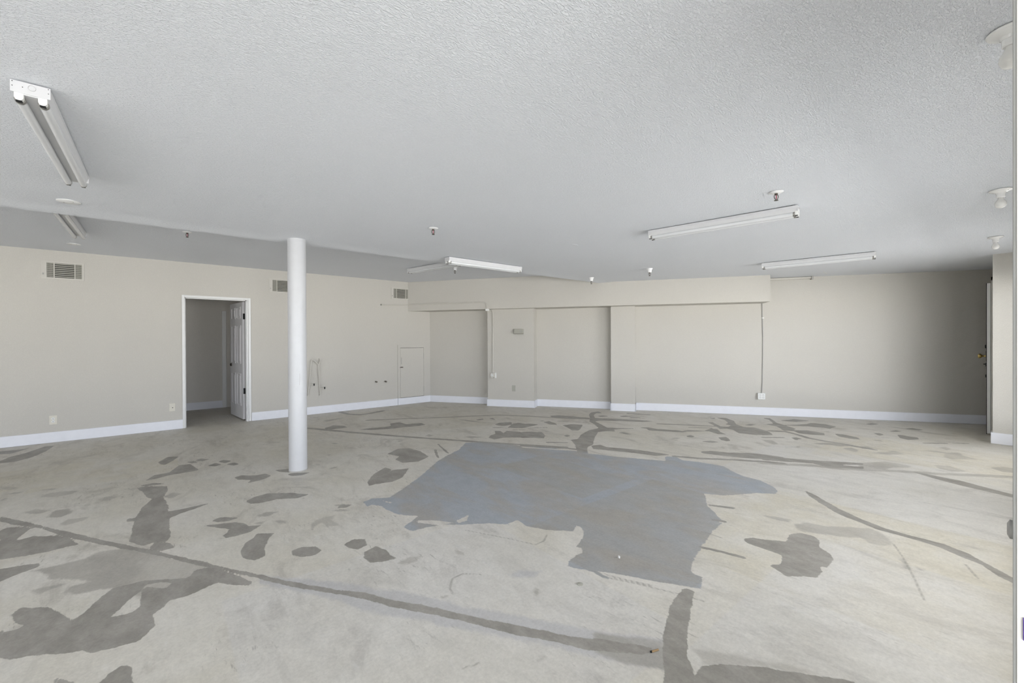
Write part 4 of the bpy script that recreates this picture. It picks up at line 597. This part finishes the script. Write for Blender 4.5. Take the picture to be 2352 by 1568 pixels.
# ================================================================== sprinklers
def make_sprinkler(label, cone, bulbmat, group, metal='bronze'):
    t = thing('fire_sprinkler', label, 'fire sprinkler', group=group)
    bm = B()
    if cone: bm_lathe(bm, [(0, -.002), (.046, -.002), (.046, -.005), (.037, -.018), (.031, -.038), (.029, -.062), (.024, -.064), (0, -.064)], 36); z0 = -.062
    else: bm_lathe(bm, [(0, -.002), (.045, -.002), (.046, -.005), (.035, -.011), (.018, -.014), (0, -.014)], 36); z0 = -.012
    obj('escutcheon', bm, 'bright_enamel', t, True)
    bm = B(); bm_lathe(bm, [(0, z0), (.011, z0), (.011, z0-.010), (.008, z0-.013), (0, z0-.013)], 12)
    for s in (-1, 1):
        bm_tube(bm, [(s*.007, 0, z0-.009), (s*.0135, 0, z0-.016), (s*.0145, 0, z0-.028), (s*.010, 0, z0-.040), (s*.003, 0, z0-.046)], .0026, 8)
    obj('frame_arms', bm, metal, t, True)
    bm = B(); bm_cyl(bm, (0, 0, z0-.042), (0, 0, z0-.012), .0028, 10); obj('glass_bulb', bm, bulbmat, t, True)
    bm = B(); bm_lathe(bm, [(0, z0-.045), (.005, z0-.045), (.014, z0-.050), (.0145, z0-.052), (0, z0-.051)], 16); obj('deflector', bm, metal, t, True)
    return t
s0 = make_sprinkler('pendent sprinkler with a red glass bulb above the right long fixture', False, 'red', 'flat-plate sprinklers')
s0.location = (3.444, 1.146, Z_CEIL); s0.rotation_euler = (0, 0, R_(-40))
dup(s0, (1.994, 3.573, Z_CEIL), R_(-35), 'pendent sprinkler with a flat white plate in the middle of the dropped ceiling')
dup(s0, (.234, 6.04, Z_HIGH), R_(-35), 'dark pendent sprinkler on the higher ceiling above the open doorway')
s1 = make_sprinkler('sprinkler with a deep white cone right of the ceiling edge, over the second pilaster', True, 'bronze', 'sprinklers with deep white cones')
s1.location = (5.663, 3.589, Z_CEIL); s1.rotation_euler = (0, 0, R_(-40))
dup(s1, (5.70, 4.74, Z_CEIL), R_(-20), 'sprinkler with a white cup hanging where the ceiling edge meets the soffit')
dup(s1, (3.826, 6.122, Z_HIGH), R_(-35), 'sprinkler with a deep white cone under the bright fixture, on the higher ceiling')

# ================================================================== round cover plates
def make_disc(label):
    t = thing('cover_plate', label, 'cover plate', group='round blank plates on the ceilings')
    bm = B(); bm_lathe(bm, [(0, -.001), (.066, -.001), (.067, -.004), (.060, -.007), (0, -.008)], 48); obj('plate', bm, 'bright_enamel', t, True)
    bm = B()
    for a in (0, math.pi):
        bm = B(); bm_lathe(bm, [(0, -.0095), (.0035, -.0095), (.0035, -.006), (0, -.006)], 10, Matrix.Translation((.034*math.cos(a), .034*math.sin(a), 0)))
        obj('screw', bm, 'chrome', t)
    return t
c0 = make_disc('round blank plate on the dropped ceiling below the left fixture'); c0.location = (-.535, 4.62, Z_CEIL); c0.rotation_euler = (0, 0, R_(-38))
dup(c0, (-.845, 7.676, Z_HIGH), R_(-38), 'round blank plate on the higher ceiling close to the left wall')

# ================================================================== air vents on the left wall
def make_vent(label):
    t = thing('air_vent', label, 'air vent', group='white louvred registers high on the left wall')
    w, h = .334, .196; f = .022
    bm = B()
    bm_box(bm, (-f-.03, -.008, -f), (0, 0, h+f), bevel=.002); bm_box(bm, (w, -.008, -f), (w+f, 0, h+f), bevel=.002)
    bm_box(bm, (0, -.008, -f), (w, 0, 0), bevel=.002); bm_box(bm, (0, -.008, h), (w, 0, h+f), bevel=.002)
    bm_box(bm, (.064, -.007, 0), (.073, -.001, h)); bm_box(bm, (w-.073, -.007, 0), (w-.064, -.001, h))
    obj('frame', bm, 'walltint', t)
    bm = B(); bm_box(bm, (0, -.0008, 0), (w, 0, h)); obj('duct_opening', bm, 'dark', t)
    bm = B()
    for k in range(8):
        z = h*(k+.35)/8; bm_box(bm, (.073, -.0055, z), (w-.073, -.001, z+.012))
    obj('horizontal_louvres', bm, 'box', t)
    bm = B()
    for x0 in (.0, w-.064):
        for k in range(5): bm_box(bm, (x0+.0045+.0127*k, -.006, 0), (x0+.0105+.0127*k, -.003, h))
        for k in range(8): bm_box(bm, (x0, -.0028, h*(k+.5)/8), (x0+.064, -.001, h*(k+.5)/8+.009))
    obj('side_louvres', bm, 'box', t)
    bm = B(); bm_box(bm, (-.035, -.022, .035), (-.030, -.007, .05)); bm_box(bm, (-.038, -.024, .030), (-.026, -.020, .055)); obj('damper_lever', bm, 'grey', t)
    return t
v0 = make_vent('white louvred register high on the left wall, farthest left'); v0.location = (-1.18, Y_LEFT, 2.234)
dup(v0, (1.505, Y_LEFT, 2.234), 0, 'white louvred register beside the column, right of the open doorway')
dup(v0, (3.738, Y_LEFT, 2.246), 0, 'white louvred register in the room corner, against the soffit')

# ================================================================== outlets and plates
def wall_mtx(a, z, off): p = bw(a, z, off); return p, math.atan2(T.y, T.x)     # local x along wall, local -y into room
def duplex(bm, x, z, dark_bm, y=-.0062):
    for dz in (-.019, .019):
        bm_lathe(bm, [(0, -.0012), (.0165, -.0012), (.0165, .0012), (0, .0012)], 18, Matrix.Translation((x, y, z+dz)) @ Matrix.Rotation(math.radians(90), 4, 'X'))
        for dx in (-.006, .006): bm_box(dark_bm, (x+dx-.0014, y-.0022, z+dz-.001), (x+dx+.0014, y-.0005, z+dz+.008))
        bm_lathe(dark_bm, [(0, -.0008), (.003, -.0008), (.003, .0008), (0, .0008)], 10, Matrix.Translation((x, y-.0014, z+dz-.008)) @ Matrix.Rotation(math.radians(90), 4, 'X'))
t = thing('electrical_outlet', 'ivory duplex outlet above the baseboard at the far left of the left wall', 'outlet', (-1.133, Y_LEFT, .305))
bm = B(); bm_box(bm, (-.037, -.006, -.06), (.037, 0, .06), bevel=.002); obj('plate', bm, 'plate', t)
bm = B(); bd = B(); duplex(bm, 0, 0, bd); obj('receptacle', bm, 'whiteplastic', t); obj('slots', bd, 'dark', t)
t = thing('cable_jack', 'ivory wall plate with one dark jack, left of the open doorway', 'wall plate', (.125, Y_LEFT, .345))
bm = B(); bm_box(bm, (-.036, -.006, -.06), (.036, 0, .06), bevel=.002); obj('plate', bm, 'plate', t)
bm = B(); bm_lathe(bm, [(0, -.006), (.006, -.006), (.006, .006), (0, .006)], 14, Matrix.Translation((.004, -.008, -.006)) @ Matrix.Rotation(math.radians(90), 4, 'X')); obj('jack', bm, 'black', t)
# octagonal box at the foot of the conduit on the first pilaster
p, rz = wall_mtx(-2.85, .632, P1[2])
t = thing('electrical_outlet', 'round-cornered surface outlet at the foot of the bent conduit on the wide pilaster', 'outlet', p, rz)
bm = B(); bm_box(bm, (-.045, -.045, -.058), (.045, 0, .058), bevel=.016); obj('box', bm, 'walltint', t)
bm = B(); bd = B()
bm_lathe(bm, [(0, -.002), (.026, -.002), (.026, .002), (0, .002)], 24, Matrix.Translation((-.006, -.0465, .008)) @ Matrix.Rotation(math.radians(90), 4, 'X'))
for dx, dz in ((-.014, .014), (.003, .014), (-.006, -.006)): bm_box(bd, (dx-.002, -.0505, dz-.006), (dx+.002, -.0485, dz+.006))
bm_box(bd, (.026, -.0475, -.046), (.036, -.044, -.034))
obj('receptacle', bm, 'whiteplastic', t); obj('slots', bd, 'dark', t)
bm = B(); bm_box(bm, (.046, -.006, -.05), (.075, 0, .055), bevel=.002); obj('plate', bm, 'whiteplastic', t)
p, rz = wall_mtx(-2.408, .38, P1[2])
t = thing('blank_plate', 'beige blank wall plate low on the wide pilaster', 'wall plate', p, rz)
bm = B(); bm_box(bm, (-.036, -.006, -.06), (.036, 0, .06), bevel=.002); obj('plate', bm, 'box', t)
p, rz = wall_mtx(-2.292, 1.529, P1[2])
t = thing('wall_chime', 'flat grey-green plastic box mounted high on the wide pilaster', 'wall box', p, rz)
bm = B(); bm_box(bm, (-.095, -.05, -.048), (.095, 0, .048), bevel=.006); obj('cover', bm, 'box', t)
bm = B()
for k in range(7): bm_box(bm, (.03+.007*k, -.0512, -.022), (.033+.007*k, -.0495, .022))
obj('grille_slots', bm, 'grey', t)
bm = B(); bm_box(bm, (-.097, -.048, -.052), (.097, 0, -.0485)); bm_box(bm, (-.1, -.045, -.045), (-.0955, 0, .045)); obj('base_rim', bm, 'bronze', t)
p, rz = wall_mtx(2.095, .343, 0)
t = thing('electrical_outlet', 'white four-socket surface outlet box at the foot of the straight grey cable', 'outlet', p, rz)
bm = B(); bm_box(bm, (-.058, -.05, -.055), (.058, 0, .055), bevel=.005); obj('box', bm, 'whiteplastic', t)
bm = B()
for dx in (-.024, .024):
    for dz in (-.021, .021):
        bm_lathe(bm, [(.0125, -.001), (.0155, -.001), (.0155, .001), (.0125, .001), (.0125, -.001)], 16, Matrix.Translation((dx, -.0503, dz)) @ Matrix.Rotation(math.radians(90), 4, 'X'), cap=False)
        for ex in (-.005, .005): bm_box(bm, (dx+ex-.0013, -.0512, dz-.001), (dx+ex+.0013, -.0498, dz+.007))
obj('slots', bm, 'grey', t)

# ================================================================== conduits and cables
y_ = Y_LEFT-.014; o_ = D_SOF+.013
t = thing('conduit', 'cream conduit running from the left wall along the soffit and down the wide pilaster', 'conduit')
cx_ = bw(a_f, 0, D_SOF); kx_ = cx_ + Vector((-.02, -.02, 0))
pts = [(3.47, y_, 2.09), (cx_.x-.02, y_, 2.118)] + [tuple(bw(a_f+.03, 2.122, o_)), tuple(bw(-4.0, 2.124, o_)), tuple(bw(-2.915, 2.124, o_)), tuple(bw(-2.905, 1.985, o_))]
bm = B(); bm_tube(bm, arc(pts, .09, 8), .012, 10); obj('upper_pipe', bm, 'wall', t, True)
pts = [tuple(bw(-2.905, 1.975, P1[2]+.16)), tuple(bw(-2.905, 1.972, P1[2]+.014)), tuple(bw(-2.845, 1.955, P1[2]+.014)), tuple(bw(-2.838, 1.80, P1[2]+.014)), tuple(bw(-2.845, .69, P1[2]+.014))]
bm = B(); bm_tube(bm, arc(pts, .06, 8), .011, 10); obj('lower_pipe', bm, 'walltint', t, True)
bm = B(); bm_prism(bm, back_plan(-2.93, -2.87, D_SOF-.03, D_SOF+.032), 1.945, 1.985); obj('elbow_box', bm, 'whiteplastic', t)
bm = B(); bm_cyl(bm, (3.455, y_, 2.089), (3.47, y_, 2.09), .016, 12); obj('end_bushing', bm, 'chrome', t)
bm = B()
for a in (-4.1, -3.75, -3.2): bm_prism(bm, back_plan(a-.012, a+.012, D_SOF, D_SOF+.026), 2.108, 2.141)
obj('strap', bm, 'wall', t)
t = thing('surface_cable', 'straight grey cable dropping from the soffit end to the four-socket outlet', 'cable')
bm = B(); bm_tube(bm, [bw(a, z, .008) for a, z in ((2.116, 1.984), (2.121, 1.7), (2.128, 1.4), (2.125, 1.0), (2.118, .62), (2.112, .5), (2.108, .398))], .0075, 8); obj('cable', bm, 'grey', t, True)
bm = B(); bm_prism(bm, back_plan(2.11, 2.145, 0, .018), 1.72, 1.735); obj('clip', bm, 'whiteplastic', t)
t = thing('ceiling_pipe', 'thin pale pipe under the ceiling behind the right end of the soffit', 'pipe')
bm = B(); bm_tube(bm, [bw(2.10, Z_CEIL-.022, .035), bw(2.86, Z_CEIL-.022, .035)], .02, 14); obj('pipe', bm, 'walltint', t, True)
bm = B(); bm_prism(bm, back_plan(2.855, 2.885, .0, .065), Z_CEIL-.05, Z_CEIL-.002); obj('bracket', bm, 'chrome', t)

# ================================================================== capped water pipes on the left wall
yw = Y_LEFT
t = thing('water_pipes', 'pair of thin painted water pipes joined at the top, just right of the column', 'water pipe')
def lp_(pts): return [(x, yw-o, z) for x, z, o in pts]
bm = B(); bm_tube(bm, arc(lp_([(2.062, .36, .03), (2.085, .56, .04), (2.113, .9, .04), (2.124, 1.008, .045), (2.177, .993, .05), (2.235, .922, .05)]), .03), .010, 8)
obj('left_pipe', bm, 'walltint', t, True)
bm = B(); bm_tube(bm, arc(lp_([(2.276, .354, .03), (2.262, .583, .035), (2.240, .915, .05), (2.262, .949, .045), (2.283, .99, .04), (2.268, 1.022, .02)]), .03), .010, 8)
obj('right_pipe', bm, 'walltint', t, True)
for (x0, z0, x1, z1) in ((2.084, .557, 2.150, .555), (2.268, .48, 2.335, .48)):
    bm = B(); bm_cyl(bm, (x0, yw-.04, z0), (x1, yw-.07, z1), .009, 10); v = obj('valve', bm, 'walltint', t, True)
    bm = B(); bm_cyl(bm, (x1, yw-.07, z1), (x1+.014, yw-.076, z1), .021, 14); obj('valve_handle', bm, 'black', v, True)
bm = B()
for x, z in ((2.065, .36), (2.276, .354), (2.27, 1.02)): bm_cyl(bm, (x, yw-.031, z), (x, yw-.001, z), .014, 12)
obj('wall_flange', bm, 'walltint', t, True)
for x, z, lab in ((3.344, .528, 'capped pipe stub on the left wall, farther from the access hatch'), (3.542, .521, 'capped pipe stub on the left wall, closer to the access hatch')):
    t = thing('pipe_stub', lab, 'pipe stub', (x, yw, z), 0, 'capped pipe stubs')
    bm = B(); bm_cyl(bm, (0, 0, 0), (0, -.006, 0), .026, 16); obj('wall_flange', bm, 'walltint', t)
    bm = B(); bm_cyl(bm, (0, -.005, 0), (0, -.05, -.004), .013, 12); bm_cyl(bm, (0, -.05, -.004), (0, -.062, -.004), .017, 8); obj('cap', bm, 'bronze', t)

# ================================================================== access hatch
t = thing('access_hatch', 'small cream access hatch low on the left wall beside the room corner', 'access hatch', (3.818, Y_LEFT, 0))
HX0, HX1, HZ0, HZ1 = .058, .598, .160, 1.200
bm = B()
bm_box(bm, (0, -.014, BH), (HX0-.002, 0, 1.262), bevel=.002); bm_box(bm, (HX1+.002, -.014, BH), (.665, 0, 1.262), bevel=.002); bm_box(bm, (HX0-.002, -.014, HZ1+.004), (HX1+.002, 0, 1.262), bevel=.002)
obj('frame', bm, 'wall', t)
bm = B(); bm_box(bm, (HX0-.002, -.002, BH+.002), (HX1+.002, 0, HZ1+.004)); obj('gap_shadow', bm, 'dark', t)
bm = B(); bm_box(bm, (HX0+.001, -.013, HZ0-.008), (HX1-.001, -.002, HZ1-.002), bevel=.0015); dr = obj('hatch_door', bm, 'wall', t)
bm = B(); bm_box(bm, (HX0+.018, -.02, .86), (HX0+.028, -.012, 1.0), bevel=.002); obj('pull_handle', bm, 'grey', dr)
bm = B(); bm_box(bm, (HX0-.012, -.022, .785), (HX0+.06, -.012, .80), bevel=.002); bm_box(bm, (HX0+.018, -.026, .782), (HX0+.04, -.014, .803)); obj('latch', bm, 'bronze', dr)
for z in (.3, 1.02):
    bm = B(); bm_cyl(bm, (HX1, -.016, z-.06), (HX1, -.016, z+.06), .004, 8); obj('hinge', bm, 'grey', t)

# ================================================================== small bits
bm = B(); bm_cyl(bm, (1.628, 1.031, .0045), (1.664, 1.018, .0045), .0042, 10)
tube = obj('wooden_peg', bm, 'brown'); tag(tube, 'short brown peg lying on the concrete near the bottom of the photo', 'peg')
bm = B(); bm_cyl(bm, (1.626, 1.0318, .0045), (1.631, 1.030, .0045), .0046, 10); obj('dark_end', bm, 'black', tube)
bm = B(); bm_lathe(bm, [(0, 0), (.0165, 0), (.0165, .002), (.013, .0035), (0, .003)], 24, Matrix.Translation((1.785, 1.573, .0005)))
cap = obj('floor_cap', bm, 'box', None, True); tag(cap, 'small round metal cap set in the bare concrete below the blue-grey patch', 'floor cap')
bm = B(); bm_box(bm, (2.182, 1.600, .0005), (2.188, 1.610, .014), bevel=.001)
tag(obj('plaster_chip', bm, 'whiteplastic'), 'tiny white plaster chip on the lower part of the blue-grey patch', 'plaster chip')
bm = B(); bm_box(bm, (0, -.006, -.0025), (.33, .006, 0), Matrix.Translation((8.14, 2.04, Z_CEIL)) @ Matrix.Rotation(R_(5), 4, 'Z'), .001)
tag(obj('ceiling_strip', bm, 'whiteplastic'), 'short white strip stuck to the ceiling above the far right wall', 'strip')
bm = B(); bm_lathe(bm, [(0, -.0005), (.05, -.0005), (.045, -.003), (.02, -.0045), (0, -.005)], 18, Matrix.Translation((3.59, 3.22, Z_CEIL)) @ Matrix.Diagonal((1, .5, 1, 1)))
tag(obj('plaster_patch', bm, 'ceiling', None, True), 'small raised plaster patch on the ceiling right of the bright fixture', 'plaster patch')
